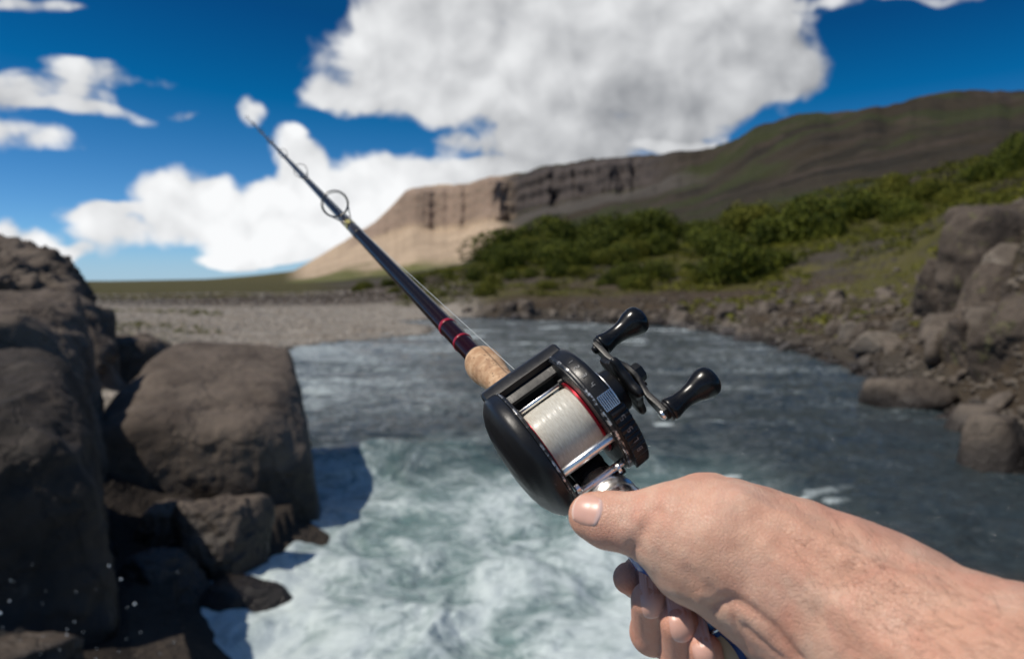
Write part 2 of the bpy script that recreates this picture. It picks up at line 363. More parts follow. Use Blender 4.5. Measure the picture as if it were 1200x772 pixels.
def build_terrain():
    azs = np.concatenate([np.radians(np.arange(-180, -48, 3.0)), np.radians(np.arange(-48, -36, .5)), np.radians(np.arange(-36, 38, .1)), np.radians(np.arange(38, 60, .5)), np.radians(np.arange(60, 180.1, 3.0))])
    n0 = 170; per = [10, 14, 18, 22, 34, 34, 34, 40, 10]
    R, H = at_az(azs)
    cols = []
    t0 = np.linspace(0, 1, n0, endpoint=False)
    cols.append(1.2 * (R[:, :1] / 1.2) ** t0[None])
    for k in range(NK - 1):
        t = np.linspace(0, 1, per[k], endpoint=False)[None]
        cols.append(R[:, k:k + 1] + (R[:, k + 1:k + 2] - R[:, k:k + 1]) * t)
    tail = np.array([1, 1.3, 2, 4, 8, 14]); cols.append(R[:, -1:] * tail[None])
    RR = np.concatenate(cols, 1); AZ = np.repeat(azs[:, None], RR.shape[1], 1)
    kidx = np.concatenate([np.zeros(n0)] + [k + np.linspace(0, 1, per[k], endpoint=False) for k in range(NK - 1)] + [np.full(6, 9.)])[None] + 0 * AZ
    X = RR * np.sin(AZ); Y = RR * np.cos(AZ)
    Z = ground(X, Y)
    # broken buttresses, ledges and gullies: the cliff moved in and out along the sight of the valley
    PX0 = 600 + F * np.tan(np.clip(AZ, -1.2, 1.2))
    cz = sst(kidx, 6.2, 7.05) * (1 - sst(kidx, 8.1, 9)) * (.22 + .7 * sst(PX0, 560, 610)) * (1 - .85 * sst(PX0, 740, 830)); q3 = np.stack([AZ * 70, Z / 45, AZ * 0], -1)
    RR = RR + cz * RR * (.012 * fbm(q3, 4, 81, .55, True) + .006 * fbm(np.stack([AZ * 260, Z / 28, AZ * 0 + 3], -1), 4, 83, .6) + .0022 * np.sin(Z / 3.2 + 3 * fbm(q3, 2, 85)))
    X = RR * np.sin(AZ); Y = RR * np.cos(AZ)
    nr = RR.shape[1]
    # ---------------- albedo by kind of ground
    hp = np.array(H); PXc = 600 + F * np.tan(np.clip(AZ, -1.2, 1.2))
    s = river(X, Y)
    N1 = fbm(p3(X / 9, Y / 9), 4, 31); N2 = fbm(p3(X / 60, Y / 60), 5, 41); N3 = fbm(p3(X / 1.6, Y / 1.6), 4, 51)
    def c(*v): return np.array(v)[None, None]
    col = c(.066, .055, .042) + 0 * Z[..., None]
    def lay(col, wgt, cc): wgt = np.clip(wgt, 0, 1)[..., None]; return col * (1 - wgt) + cc * wgt
    left = sst(-AZ, .0, .08)
    right = 1 - left
    # near right bank: brown rubble with yellow-green patches
    col = lay(col, right * sst(N1 + .4 * N3, -.12, .2) * sst(s, 2, 6) * (RR > 14) * (1 - .9 * sst(PXc, 1040, 1110) * (1 - sst(RR, 34, 44))), c(.125, .110, .032))
    col = lay(col, right * sst(kidx, 3.2, 4.2) * sst(N1, -.35, .1) , c(.062, .058, .018))
    # gravel bar
    col = lay(col, left * (1 - sst(RR, 62, 80)), c(.36, .32, .27))
    col = lay(col, sst(-AZ, .30, .42) * (RR > 13) * (1 - sst(RR, 36, 50)) * sst(N1 + .3 * N3, -.3, .1) * (1 - sst(PXc, 160, 250)), c(.10, .095, .03))
    col = lay(col, sst(-AZ, .1, .2) * (1 - sst(RR, 9, 13)), c(.028, .022, .018))
    # dark reddish bank and heath behind it
    col = lay(col, sst(RR, 60, 72) * (1 - sst(RR, 110, 160)) * sst(AZ, -.5, -.35) * (1 - right), c(.055, .040, .028))
    col = lay(col, sst(PXc, 100, 140) * (1 - sst(PXc, 350, 430)) * sst(RR, 78, 90) , c(.075, .066, .022))
    col = lay(col, (PXc < 140) * sst(RR, 78, 90) * 1.0, c(.075, .066, .022))
    col = lay(col, sst(kidx, 1.2, 1.6) * (1 - sst(kidx, 2.9, 3.3)) * right, c(.070, .052, .034))
    col = lay(col, right * sst(kidx, 2.0, 2.8) * sst(N1 + .3 * N3, -.05, .25) * (kidx < 5) * (1 - .9 * sst(PXc, 1060, 1120) * (1 - sst(RR, 34, 44))), c(.085, .078, .022))
    # hill: heath and moss, the cloud shadow on it put into the dark tone
    hill = sst(kidx, 4.6, 5.2) * sst(AZ, -.28, -.2)
    col = lay(col, hill, c(.036, .028, .017))
    col = lay(col, hill * sst(fbm(p3(X / 38, Y / 38, 5), 5, 66, .6), .0, .3) * .8, c(.018, .015, .009))
    col = lay(col, hill * sst(N2, -.10, .12), c(.033, .036, .012))
    col = lay(col, hill * sst(fbm(p3(X / 25, Y / 25, 3), 4, 61), .2, .5), c(.050, .037, .026))
    # the tan mesa: scree, cliff
    mesa = sst(PXc, 330, 365) * (1 - sst(PXc + 14 * N2, 575, 615) ) 
    ms = mesa * sst(kidx + .35 * N2, 5.5, 5.9)
    fl = fbm(np.stack([AZ * 330, AZ * 0, Z / 60], -1), 4, 71)
    col = lay(col, ms, c(.43, .325, .225))
    col = lay(col, ms * sst(fl, .0, .5) * .35, c(.30, .22, .15))
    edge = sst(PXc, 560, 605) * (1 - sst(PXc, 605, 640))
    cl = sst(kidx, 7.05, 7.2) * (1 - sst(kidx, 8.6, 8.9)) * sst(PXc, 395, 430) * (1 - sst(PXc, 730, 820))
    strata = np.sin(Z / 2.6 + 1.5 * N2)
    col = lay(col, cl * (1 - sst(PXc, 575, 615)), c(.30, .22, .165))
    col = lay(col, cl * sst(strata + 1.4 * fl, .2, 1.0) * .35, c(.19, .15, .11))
    shade = sst(PXc, 580, 612) * (1 - sst(PXc, 760, 860))  # shaded stretch of cliff and slope: its shadow painted as darker rock colour
    col = lay(col, cl * shade, c(.075, .062, .056)); col = lay(col, cl * shade * sst(fl + .5 * strata, .0, .5), c(.038, .032, .030))
    col = lay(col, shade * sst(kidx, 6.3, 6.8) * (1 - sst(kidx, 7.0, 7.15)), c(.075, .066, .056))
    # green foot of the mesa
    col = lay(col, sst(PXc, 330, 350) * (1 - sst(PXc, 480, 560)) * sst(kidx + .5 * N2, 5.0, 5.4) * (1 - sst(kidx + .7 * N2, 5.75, 6.15)), c(.13, .13, .045))
    # river bed
    col = lay(col, (s < .35) * 1.0, c(.05, .04, .032))
    nA = len(azs)
    i = np.arange(nA - 1)[:, None] * nr + np.arange(nr - 1)[None]
    Fq = np.stack([i, i + 1, i + nr + 1, i + nr], -1).reshape(-1, 4)[:, ::-1]
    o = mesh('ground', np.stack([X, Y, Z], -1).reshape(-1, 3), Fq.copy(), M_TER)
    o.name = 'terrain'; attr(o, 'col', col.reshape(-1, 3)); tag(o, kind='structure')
    return o
build_terrain()

# ------------------------------------------------------------------ the river
def build_water():
    azs = np.concatenate([np.radians(np.arange(-180, -42, 4.0)), np.radians(np.arange(-42, 42, .12)), np.radians(np.arange(42, 180.1, 4.0))])
    rr = np.concatenate([np.geomspace(.6, 3.2, 12, endpoint=False), 3.2 * (26 / 3.2) ** np.linspace(0, 1, 420, endpoint=False), np.geomspace(26, 110, 130)])
    AZ, RR = np.meshgrid(azs, rr, indexing='ij'); X = RR * np.sin(AZ); Y = RR * np.cos(AZ)
    # the sill where the smooth water breaks runs across the river about 12 m out
    sill = 12.0 + .9 * fbm(p3(X / 2.2, Y * 0), 3, 5) + .22 * (X + 1)
    rapid = sst(sill - Y + 1.6 * fbm(p3(X / 1.1, Y / 1.1, 5), 3, 17), -2.2, 3.6)
    rapid = rapid * (1 - sst(X, 1.6, 4.2) * .93)
    wx = X + .5 * fbm(p3(X / 1.3, Y / 1.3), 2, 91); wy = Y + .5 * fbm(p3(X / 1.3, Y / 1.3, 4), 2, 92)
    big = fbm(p3(wx / .95, wy / 1.25), 4, 101, .5)
    fine = fbm(p3(wx / .20, wy / .26), 3, 111, .6)
    chop = fbm(p3(wx / 1.5, wy / .55), 4, 121, .5)
    small = fbm(p3(X / .42, Y / .20), 3, 131, .55)
    far = 1 - sst(RR, 30, 80)
    Z = rapid * (.20 * big + .012 * fine) + (1 - rapid) * (.095 * chop + .030 * small + .03 * fbm(p3(wx / .8, wy / .42, 3), 3, 125, .5, True)) * (.35 + .65 * far)
    Z += -.28 * sst(sill - Y, 0, 1.4) * (1 - sst(X, 1.6, 4.2)) 
    Z += .09 * np.exp(-((sill - Y - .1) / .7) ** 2) * (1 - sst(X, .5, 3.0)) * (1 + .8 * chop)
    # foam amount
    fo = rapid * (.30 + .70 * sst(.5 * big + 1.1 * fbm(p3(wx / 1.5, wy / 2.4), 4, 141), -.45, .45))
    fo = np.maximum(fo, rapid * sst(6.8 - Y, -1.2, 1.8) * .55)
    fo = np.maximum(fo, .25 * np.exp(-((Y - sill - .1) / .9) ** 2) * (1 - sst(X, 0, 2.6)))
    st = fbm(p3(wx / 2.4, wy / 1.0, 7), 4, 151)
    fo = np.maximum(fo, .75 * sst(st, .32, .55) * sst(Y, 20, 34) * (1 - sst(RR, 60, 90)))
    fo = np.maximum(fo, (.42 + .30 * st + .18 * chop) * sst(Y, 11.5, 16) * (1 - sst(RR, 48, 75)) * (1 - sst(X / Y, -.16, .06)))  # milky riffle foam, also painting in the clouds' reflection on the water
    fo = np.maximum(fo, (.20 + .30 * st) * sst(Y, 11.5, 16) * (1 - sst(RR, 48, 75)))
    fo = np.maximum(fo, .9 * sst(fbm(p3(X / .9, Y / .5, 9), 3, 161), .38, .55) * (Y < 14) * sst(X, .5, 1.2) * (1 - sst(X, 3.2, 4.5)))
    s = -river(X, Y)
    fo = np.maximum(fo, .7 * (1 - sst(s, .05, .5)) * (Y < 11) * (X < 0))
    nr = len(rr); nA = len(azs)
    i = np.arange(nA - 1)[:, None] * nr + np.arange(nr - 1)[None]
    Fq = np.stack([i, i + nr, i + nr + 1, i + 1], -1).reshape(-1, 4)
    m, t, b = material('river_water', rough=.12)
    co = t.n('ShaderNodeNewGeometry').outputs['Position']
    at = t.n('ShaderNodeAttribute', attribute_name='foam'); fm = t.n('ShaderNodeSeparateXYZ'); t.put(fm.inputs[0], at.outputs['Vector'])
    wp = t.v('ADD', co, t.scale(t.v('SUBTRACT', t.noise(co, 1.1, 3, .5, out=1), (.5, .5, .5)), 1.1))
    wv = t.v('MULTIPLY', wp, (1, .8, 1))
    lace = t.noise(wv, 2.6, 8, .66, 1.2)
    lc = t.m('ABSOLUTE', t.m('SUBTRACT', lace, .5))
    ridge = t.ss(lc, .075, .0)
    fa = t.m('ADD', fm.outputs[0], t.m('MULTIPLY', t.m('SUBTRACT', t.noise(wv, 4.0, 7, .70), .5), 1.5))
    fa = t.m('ADD', fa, t.m('MULTIPLY', t.m('MULTIPLY', ridge, .42), fm.outputs[0]))
    cov = t.ss(fa, .12, 1.25)
    cov = t.m('MULTIPLY', cov, t.ss(fm.outputs[0], .02, .2))
    deep = t.mix(t.ss(fm.outputs[1], .0, 1.), (.034, .046, .050), (.12, .20, .195))
    t.put(b.inputs['Base Color'], t.mix(t.m('MULTIPLY', cov, .96), deep, (.56, .63, .625)))
    t.put(b.inputs['Roughness'], t.m('MULTIPLY_ADD', cov, .5, .10))
    b.inputs['IOR'].default_value = 1.33
    hh = t.m('ADD', t.m('MULTIPLY', t.noise(t.v('MULTIPLY', co, (1, 1.8, 1)), 3.2, 7, .6, .6), 1.0), t.m('ADD', t.m('MULTIPLY', lace, .3), t.m('MULTIPLY', t.noise(t.v('MULTIPLY', co, (1, 1.6, 1)), 1.1, 3, .5, .5), 1.4)))
    t.put(b.inputs['Normal'], t.bump(hh, t.m('MULTIPLY_ADD', cov, -.50, .78), .16))
    o = mesh('river', np.stack([X, Y, Z], -1).reshape(-1, 3), Fq, m)
    attr(o, 'foam', np.stack([fo, rapid, s * 0], -1).reshape(-1, 3)); tag(o, kind='structure')
build_water()
def side_channel():
    a = np.linspace(0, 2 * math.pi, 48, endpoint=False); k = 1.0 + .06 * np.sin(3 * a)
    V = np.stack([-34.5 + 7.5 * 1.02 * k * np.cos(a), 80 + 4.2 * 1.02 * k * np.sin(a), np.full(48, .66)], -1)
    V = np.concatenate([[[-34.5, 80, .66]], V]); f = [(0, i + 1, (i + 1) % 48 + 1) for i in range(48)]
    m, t, b = material('still_water', (.05, .07, .08), .08)
    tag(mesh('side_channel', V, f, m), kind='structure')
side_channel()

# ------------------------------------------------------------------ rocks
def cube_sphere(n):
    V = {}; vs = []; fs = []
    def vid(p):
        k = tuple(np.round(p, 6))
        if k not in V: V[k] = len(vs); vs.append(p)
        return V[k]
    g = np.tan(np.linspace(-math.pi / 4, math.pi / 4, n + 1))
    for ax in range(3):
        for sg in (-1, 1):
            idx = [[None] * (n + 1) for _ in range(n + 1)]
            for i in range(n + 1):
                for j in range(n + 1):
                    p = [0, 0, 0]; p[ax] = sg; p[(ax + 1) % 3] = g[i] * sg; p[(ax + 2) % 3] = g[j]
                    idx[i][j] = vid(tuple(p))
            for i in range(n):
                for j in range(n): fs.append((idx[i][j], idx[i + 1][j], idx[i + 1][j + 1], idx[i][j + 1]))
    v = np.array(vs, float); v /= np.linalg.norm(v, axis=1)[:, None]
    return v, np.array(fs)
_CS = {}
def csph(n):
    if n not in _CS: _CS[n] = cube_sphere(n)
    return _CS[n]
def rock_verts(n, half, planes, seed, p=14, rough=.10, fine=.02, fs=1.0, capr=1.35):
    v, f = csph(n)
    acc = np.zeros(len(v)); inv = np.array(half, float)
    for nx, ny, nz, d in planes:
        q = np.array([nx, ny, nz], float); q /= np.linalg.norm(q)
        acc += np.maximum(v @ q / d, 0) ** p
    acc += (1 / capr) ** p * .5
    r = acc ** (-1 / p)
    P_ = v * r[:, None]
    dn = rough * fbm(P_ * 1.4 + seed * 3.1, 5, seed, .5) + rough * .6 * fbm(P_ * 2.6 * fs + seed, 4, seed + 9, .55, True) + fine * fbm(P_ * 11 * fs, 3, seed + 20)
    P_ = P_ + v * dn[:, None]
    return P_ * inv, f
def rand_planes(rng, k=9, lo=.62, hi=1.0):
    out_ = [(0, 0, 1, rng.uniform(.6, .9)), (0, 0, -1, .9)]
    for _ in range(k):
        a = rng.uniform(0, 2 * math.pi); z = rng.uniform(-.3, .75)
        out_.append((math.cos(a), math.sin(a), z, rng.uniform(lo, hi)))
    return out_

def big_rock(loc, half, planes, seed, mat, label, rz=0, n=56, cap=1.0, **k):
    V, f = rock_verts(n, half, planes, seed, **k)
    o = mesh('rock', V, f, mat); o.location = loc; o.rotation_euler = (0, 0, rz)
    return tag(o, label, 'rock')
M1 = (1, 1, 1)                                # planes below are in metres from the rock's middle
big_rock((-3.42, 9.9, .14), M1, [(.945, .30, .12, .86), (-1, 0, 0, 1.75), (0, 1, 0, 1.55), (.12, -1, .10, 1.36), (.12, -.23, 1, 1.06), (0, 0, -1, 1.2), (.8, -.1, .75, 1.08), (-.5, -.3, .8, 1.5), (.75, -.8, .15, 1.36), (.2, -.7, .7, 1.42)],
         3, M_BOUL, 'large flat-topped brown boulder standing in the rapids', n=84, rough=.055, fine=.007, p=22, capr=2.4)
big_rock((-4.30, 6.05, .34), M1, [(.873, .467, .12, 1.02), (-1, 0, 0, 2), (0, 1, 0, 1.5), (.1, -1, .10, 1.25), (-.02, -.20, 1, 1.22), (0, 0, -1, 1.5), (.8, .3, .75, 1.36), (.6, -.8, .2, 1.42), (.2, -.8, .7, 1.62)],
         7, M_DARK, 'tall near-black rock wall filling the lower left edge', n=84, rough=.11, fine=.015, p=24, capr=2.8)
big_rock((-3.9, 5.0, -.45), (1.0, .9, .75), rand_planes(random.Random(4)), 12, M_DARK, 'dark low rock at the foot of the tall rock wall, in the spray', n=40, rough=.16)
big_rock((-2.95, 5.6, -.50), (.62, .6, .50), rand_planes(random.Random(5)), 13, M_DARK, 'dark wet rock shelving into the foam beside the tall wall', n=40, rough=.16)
big_rock((-2.98, 4.75, .18), (.36, .3, .20), rand_planes(random.Random(8)), 14, M_BOUL, 'small brownish rock in the bottom left corner', n=32, rough=.14)
big_rock((-5.65, 8.9, .85), M1, [(.88, .47, .10, .86), (-1, 0, 0, 2), (0, 1, 0, 1.2), (0, -1, .12, 1.0), (0, -.16, 1, 1.32), (0, 0, -1, 1.3), (.8, 0, .7, 1.22), (.5, -.8, .3, 1.2)],
         21, M_BOUL, 'squared brown rock block just behind the tall dark wall', n=64, rough=.12, p=20, capr=2.4)
big_rock((-9.6, 14.5, 1.35), M1, [(.85, .5, .3, 1.75), (-1, 0, 0, 3), (0, 1, 0, 1.6), (0, -1, .15, 1.3), (.22, -.2, 1, 1.55), (0, 0, -1, 1.7), (.7, 0, .8, 2.0)],
         22, M_BOUL, 'highest brown rock outcrop on the left, rising above the horizon', n=64, rough=.34, p=9, capr=3.2)
big_rock((-7.75, 14.3, 1.05), (.62, .8, 1.22), rand_planes(random.Random(11), lo=.8), 23, M_BOUL, 'rounded rock at the right end of the highest outcrop', n=36, rough=.16)
big_rock((-8.35, 16.5, .7), (1.0, .9, 1.0), rand_planes(random.Random(14), lo=.75), 24, M_BOUL, 'small brown rock trailing off toward the grass beside the outcrop', n=32, rough=.16)
for px_, r_, half_, top_, sd_, lab_ in ((1168, 27.5, (1.9, 1.6, 2.0), 4.75, 41, 'tall dark outcrop block crowning the rocky knoll at the right'),
                                       (1208, 26.0, (2.0, 1.5, 1.9), 4.35, 42, 'dark outcrop block at the right frame edge of the knoll'),
                                       (1128, 27.0, (1.3, 1.2, 1.2), 3.35, 43, 'lower dark outcrop block on the left flank of the knoll'),
                                       (1178, 23.0, (1.4, 1.1, 1.3), 2.95, 44, 'broken rock face halfway down the knoll'),
                                       (1150, 19.5, (.8, .7, .7), 1.75, 45, 'squat block near the foot of the knoll'),
                                       (1205, 18.0, (1.1, .8, 1.0), 2.15, 46, 'brown block at the foot of the knoll by the frame edge')):
    a_ = math.atan((px_ - 600) / F)
    big_rock((r_ * math.sin(a_), r_ * math.cos(a_), top_ - half_[2] * .8), half_, rand_planes(random.Random(sd_), 12, lo=.6), sd_, M_KNOLL, lab_, n=36, rough=.13, p=22)
# rocks at the foot of the big boulder
big_rock((-3.32, 7.7, .04), (.36, .36, .40), rand_planes(random.Random(21), lo=.75), 31, M_BOUL, 'left of the two pale-topped rocks below the large boulder', n=36, rough=.16)
big_rock((-2.83, 7.5, .02), (.44, .38, .42), rand_planes(random.Random(22), lo=.75), 32, M_BOUL, 'right of the two pale-topped rocks below the large boulder', n=36, rough=.16)
big_rock((-3.05, 6.8, -.14), (.42, .36, .32), rand_planes(random.Random(23), lo=.75), 33, M_BOUL, 'flat wet rock in front of the pale-topped pair', n=32, rough=.14)
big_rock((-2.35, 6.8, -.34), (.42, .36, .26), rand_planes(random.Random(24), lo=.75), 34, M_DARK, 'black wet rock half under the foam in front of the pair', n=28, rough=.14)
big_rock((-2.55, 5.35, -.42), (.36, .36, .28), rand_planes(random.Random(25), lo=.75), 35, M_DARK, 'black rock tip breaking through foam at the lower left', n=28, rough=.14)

# ---- rocks along the right bank and the far bank
rng = random.Random(77)
LAND = {'rock': [], 'bush': []}             # things with a label of their own, that others are described by
MANY = {'rock': [], 'bush': []}
def seen_at(x, y, z): return 600 + F * x / y, 330 - F * (z - CAM_H) / y
def describe(kind):
    """say of each of the many where it lies from the nearest thing that has a name of its own"""
    by = {}
    for o, adj in MANY[kind]:
        px, py = seen_at(*o.location)
        L = min(LAND[kind], key=lambda q: math.hypot(q[1] - px, (q[2] - py) * 2))
        dx, dy = px - L[1], (py - L[2]) * 2; side = ('right of' if dx > 0 else 'left of') if abs(dx) > abs(dy) else ('below' if dy > 0 else 'above')
        by.setdefault((adj, side, L[0]), []).append((math.hypot(dx, dy), o))
    NTH = 'nearest,second nearest,third nearest,fourth nearest,fifth nearest,sixth nearest,seventh nearest,eighth nearest'.split(',')
    for (adj, side, nm), q in by.items():
        q.sort(key=lambda v: v[0])
        for i, (d, o) in enumerate(q):
            o['label'] = f'{adj} {side} {nm}' if len(q) == 1 else f'{adj} {side} {nm}, ' + (NTH[i] if i < len(NTH) else f'{i + 1}th nearest')
PROTO = []
for k in range(12):
    V, f = rock_verts(11, (1, 1, 1), rand_planes(rng, 12, lo=.55), 200 + k, rough=.07, p=30)
    me = mesh('stone', V, f); me.data.materials.append(M_BANK); PROTO.append(me.data); bpy.data.objects.remove(me)
PROTO_P = []
for k in range(3):
    c_ = PROTO[k].copy(); c_.materials.clear(); c_.materials.append(M_PALE); PROTO_P.append(c_)
def gz(x, y): return float(ground(np.array([x]), np.array([y]))[0])
def stone(x, y, sx, sy, sz, label, group=None, mesh_=None, sink=.35, rz=None, tilt=.2):
    o = bpy.data.objects.new('rock', mesh_ or rng.choice(PROTO)); COL.objects.link(o)
    o.location = (x, y, max(gz(x, y), -.15) + sz * (1 - sink) - sz * .35); o.scale = (sx, sy, sz)
    o.rotation_euler = (rng.uniform(-tilt, tilt), rng.uniform(-tilt, tilt), rng.uniform(0, 6.28) if rz is None else rz)
    return tag(o, label, 'rock', group)
NAMED = [  # px, py(foot), width px, height px, label, pale
    (1190, 545, 70, 78, 'big brown rock at the right edge, at the end of the bank', 0),
    (1085, 474, 105, 44, 'broad low slab of rock standing at the water on the right bank', 0),
    (1150, 500, 60, 40, 'brown rock between the broad slab and the big edge rock', 0),
    (1180, 440, 75, 34, 'pale flat-topped rock above the broad slab', 1),
    (1035, 408, 48, 20, 'flat grey rock lying alone above the waterline', 1),
    (1000, 398, 22, 22, 'small pale block left of the flat grey rock', 1),
    (1062, 392, 20, 14, 'small pale stone right of the flat grey rock', 1),
    (1110, 420, 46, 30, 'brown rock halfway up the rubble on the right', 0),
    (1168, 470, 46, 36, 'rounded rock below the pale flat-topped rock', 0),
    (1105, 445, 50, 24, 'brown stone directly behind the broad slab', 0),
    (1168, 308, 14, 12, 'small whitish stone on the steep rocky slope', 1),
]
SHORT = ['the big edge rock', 'the broad low slab', '', 'the pale flat-topped rock', 'the flat grey rock', 'the small pale block', '', 'the halfway rubble rock', '', '', 'the small whitish stone']
LAND['rock'] += [('the lone big bush on the far bank', 868, 345), ('the widest bush of the belt', 705, 330)]
for (px, py, wd, ht, lab, pale), short in zip(NAMED, SHORT):
    if py > 420: x, y = gp(px, py, .1)
    else:
        # walk out along the sight line until it meets the ground
        u = (px - 600) / F; x, y = gp(px, 480, 0)
        for yy in np.arange(10, 60, .25):
            if gz(u * yy, yy) > CAM_H + (330 - py) / F * yy: x, y = u * yy, yy; break
    s_ = y / F
    LAND['rock'].append((short, px, py - ht / 2)) if short else None
    stone(x, y + .2, wd * s_ * .58, wd * s_ * .5, ht * s_ * .80, lab, None, PROTO_P[len(lab) % 3] if pale else PROTO[len(lab) % 12], sink=.25, rz=rng.uniform(-.3, .3), tilt=.08)
# scattered along the waterline and up the rubble
def along(n, a0, a1, smin, smax, rmin, rmax, label, group):
    c0 = 0
    pts = RIV
    while c0 < n:
        px = rng.uniform(a0, a1); u = (px - 600) / F
        yy = rng.uniform(8, 60); x = u * yy
        s_ = float(river(np.array([x]), np.array([yy]))[0])
        if not (rmin < s_ < rmax): continue
        if rng.random() > math.exp(-s_ / 4.0) * .9 + .1: continue
        k = rng.uniform(smin, smax) * (.42 + .58 * min(yy / 30, 1.5)) * rng.choice([.45, .55, .7, .9, 1.3])
        me = rng.choice(PROTO + PROTO_P[:1])
        o = stone(x, yy, k, k * rng.uniform(.6, 1), k * rng.uniform(.45, .8), label, group, me)
        MANY['rock'].append((o, ('pale' if me in PROTO_P else 'brown') + (' boulder' if k > .42 else ' stone')))
        c0 += 1
along(230, 900, 1260, .16, .42, -.25, 10, 'brown angular stone among the rubble on the right bank', 'stones on the right bank')
along(64, 540, 900, .25, .6, -.2, 4, 'dark brown stone along the foot of the far bank', 'stones along the far bank')

describe('rock')
# gravel bar: thousands of cobbles nobody could count
def m_gravel():
    m, t, b = material('river_cobbles', rough=.85)
    g = t.n('ShaderNodeNewGeometry'); r = g.outputs['Random Per Island']; n = t.noise(g.outputs['Position'], .5, 4, .6)
    c = t.mix(r, (.20, .175, .145), (.56, .50, .42)); c = t.mix(t.ss(n, .4, .65, 0, .6), c, (.34, .27, .20))
    t.put(b.inputs['Base Color'], c); b.inputs['Specular IOR Level'].default_value = .25
    return m
M_GRAV2 = m_gravel()
M_RUB = m_rock('rubble', (.17, .142, .112), (.075, .06, .046), (.21, .18, .14), sc=1.5)
def build_rubble():
    g = np.random.default_rng(15); v, f = csph(2)
    r = 9 + 48 * g.random(16000) ** 1.5; px = g.uniform(560, 1290, len(r)); az_ = np.arctan((px - 600) / F); x, y = r * np.sin(az_), r * np.cos(az_)
    s_ = river(x, y); ok = (s_ > -.25) & (g.random(len(r)) < np.exp(-np.maximum(s_, 0) / 5)); x, y = x[ok], y[ok]; z = ground(x, y)
    sz = g.uniform(.04, .13, len(x)) * (.6 + y / 50) * g.choice([.7, 1, 1.6], len(x), p=[.5, .38, .12]); k = 12; var = [v * (1 / np.maximum.reduce([np.maximum(v @ (q / np.linalg.norm(q)), 0) / d for q, d in zip(g.normal(size=(9, 3)), g.uniform(.6, 1, 9))] + [np.full(len(v), .8)]))[:, None] for _ in range(k)]
    vv = np.array(var)[g.integers(0, k, len(x))] * (sz[:, None] * np.stack([np.ones(len(x)), g.uniform(.6, 1, len(x)), g.uniform(.4, .8, len(x))], -1))[:, None]
    a = g.uniform(0, 6.28, len(x)); ca, sa = np.cos(a)[:, None], np.sin(a)[:, None]
    X = vv[..., 0] * ca - vv[..., 1] * sa + x[:, None]; Y = vv[..., 0] * sa + vv[..., 1] * ca + y[:, None]; Z = vv[..., 2] + z[:, None] + sz[:, None] * .15
    Fq = (f[None] + (np.arange(len(x)) * len(v))[:, None, None]).reshape(-1, 4)
    o = mesh('rubble', np.stack([X, Y, Z], -1).reshape(-1, 3), Fq, M_RUB, smooth=False); tag(o, 'small broken brown stones covering the right and far banks', 'rubble', kind='stuff')
build_rubble()
def build_gravel():
    g = np.random.default_rng(5); v, f = csph(1)
    N = 23000; px = g.uniform(110, 560, N); py = 355 + (g.random(N) ** 1.3) * 85
    t = CAM_H * F / (py - 330); x = (px - 600) / F * t; y = t
    s_ = river(x, y); ok = (s_ > -.3) & (y < 95) & (y > 11); x, y, s_ = x[ok], y[ok], s_[ok]
    z = ground(x, y); sz = g.uniform(.022, .05, len(x)) * (.6 + y / 40) * g.choice([.7, 1, 1.5], len(x))
    sc = np.stack([sz, sz * g.uniform(.6, 1, len(x)), sz * g.uniform(.35, .6, len(x))], -1)
    a = g.uniform(0, 6.28, len(x)); ca, sa = np.cos(a), np.sin(a)
    vv = v[None] * (1 + .09 * g.standard_normal((len(x), len(v), 1))) * sc[:, None]
    X = vv[..., 0] * ca[:, None] - vv[..., 1] * sa[:, None] + x[:, None]; Y = vv[..., 0] * sa[:, None] + vv[..., 1] * ca[:, None] + y[:, None]
    Z = vv[..., 2] + z[:, None] + sc[:, 2:3] * .3
    Fq = (f[None] + (np.arange(len(x)) * len(v))[:, None, None]).reshape(-1, 4)
    o = mesh('gravel', np.stack([X, Y, Z], -1).reshape(-1, 3), Fq, M_GRAV2); tag(o, 'bar of grey river cobbles between the left rocks and the water', 'gravel', kind='stuff')
build_gravel()

# ------------------------------------------------------------------ shrubs
def clump(n, seed, leaf, shape=(1, 1, .7), lumps=7):
    g = np.random.default_rng(seed)
    L = g.normal(size=(lumps, 3)); L /= np.linalg.norm(L, axis=1)[:, None]; L[:, 2] = np.abs(L[:, 2]) * .8; L *= g.uniform(.35, .68, (lumps, 1)); lr = g.uniform(.28, .52, lumps)
    k = g.integers(0, lumps, n); d = g.normal(size=(n, 3)); d /= np.linalg.norm(d, axis=1)[:, None]
    c_ = (L[k] + d * (lr[k] * g.uniform(.7, 1.08, n) ** .5)[:, None]); c_[:, 2] = np.maximum(c_[:, 2], -.12)
    c_ *= np.array(shape)
    nrm = d + .6 * g.normal(size=(n, 3)); nrm /= np.linalg.norm(nrm, axis=1)[:, None]
    t1 = np.cross(nrm, g.normal(size=(n, 3))); t1 /= np.linalg.norm(t1, axis=1)[:, None]; t2 = np.cross(nrm, t1)
    s_ = (leaf * g.uniform(.6, 1.4, n))[:, None]
    V = np.stack([c_ - t1 * s_, c_ + t2 * s_ * .5, c_ + t1 * s_, c_ - t2 * s_ * .5], 1).reshape(-1, 3)
    return V, np.arange(n * 4).reshape(-1, 4)
BUSHM = []
for k in range(6):
    V, f = clump(4200, 300 + k, .036, lumps=10 + k)
    for nm, mt in (('b', M_BUSH), ('o', M_OLIV)):
        o = mesh('bush', V, f, mt, smooth=False); BUSHM.append((nm, o.data)); bpy.data.objects.remove(o)
DARKB = [m for a, m in BUSHM if a == 'b']; OLB = [m for a, m in BUSHM if a == 'o']
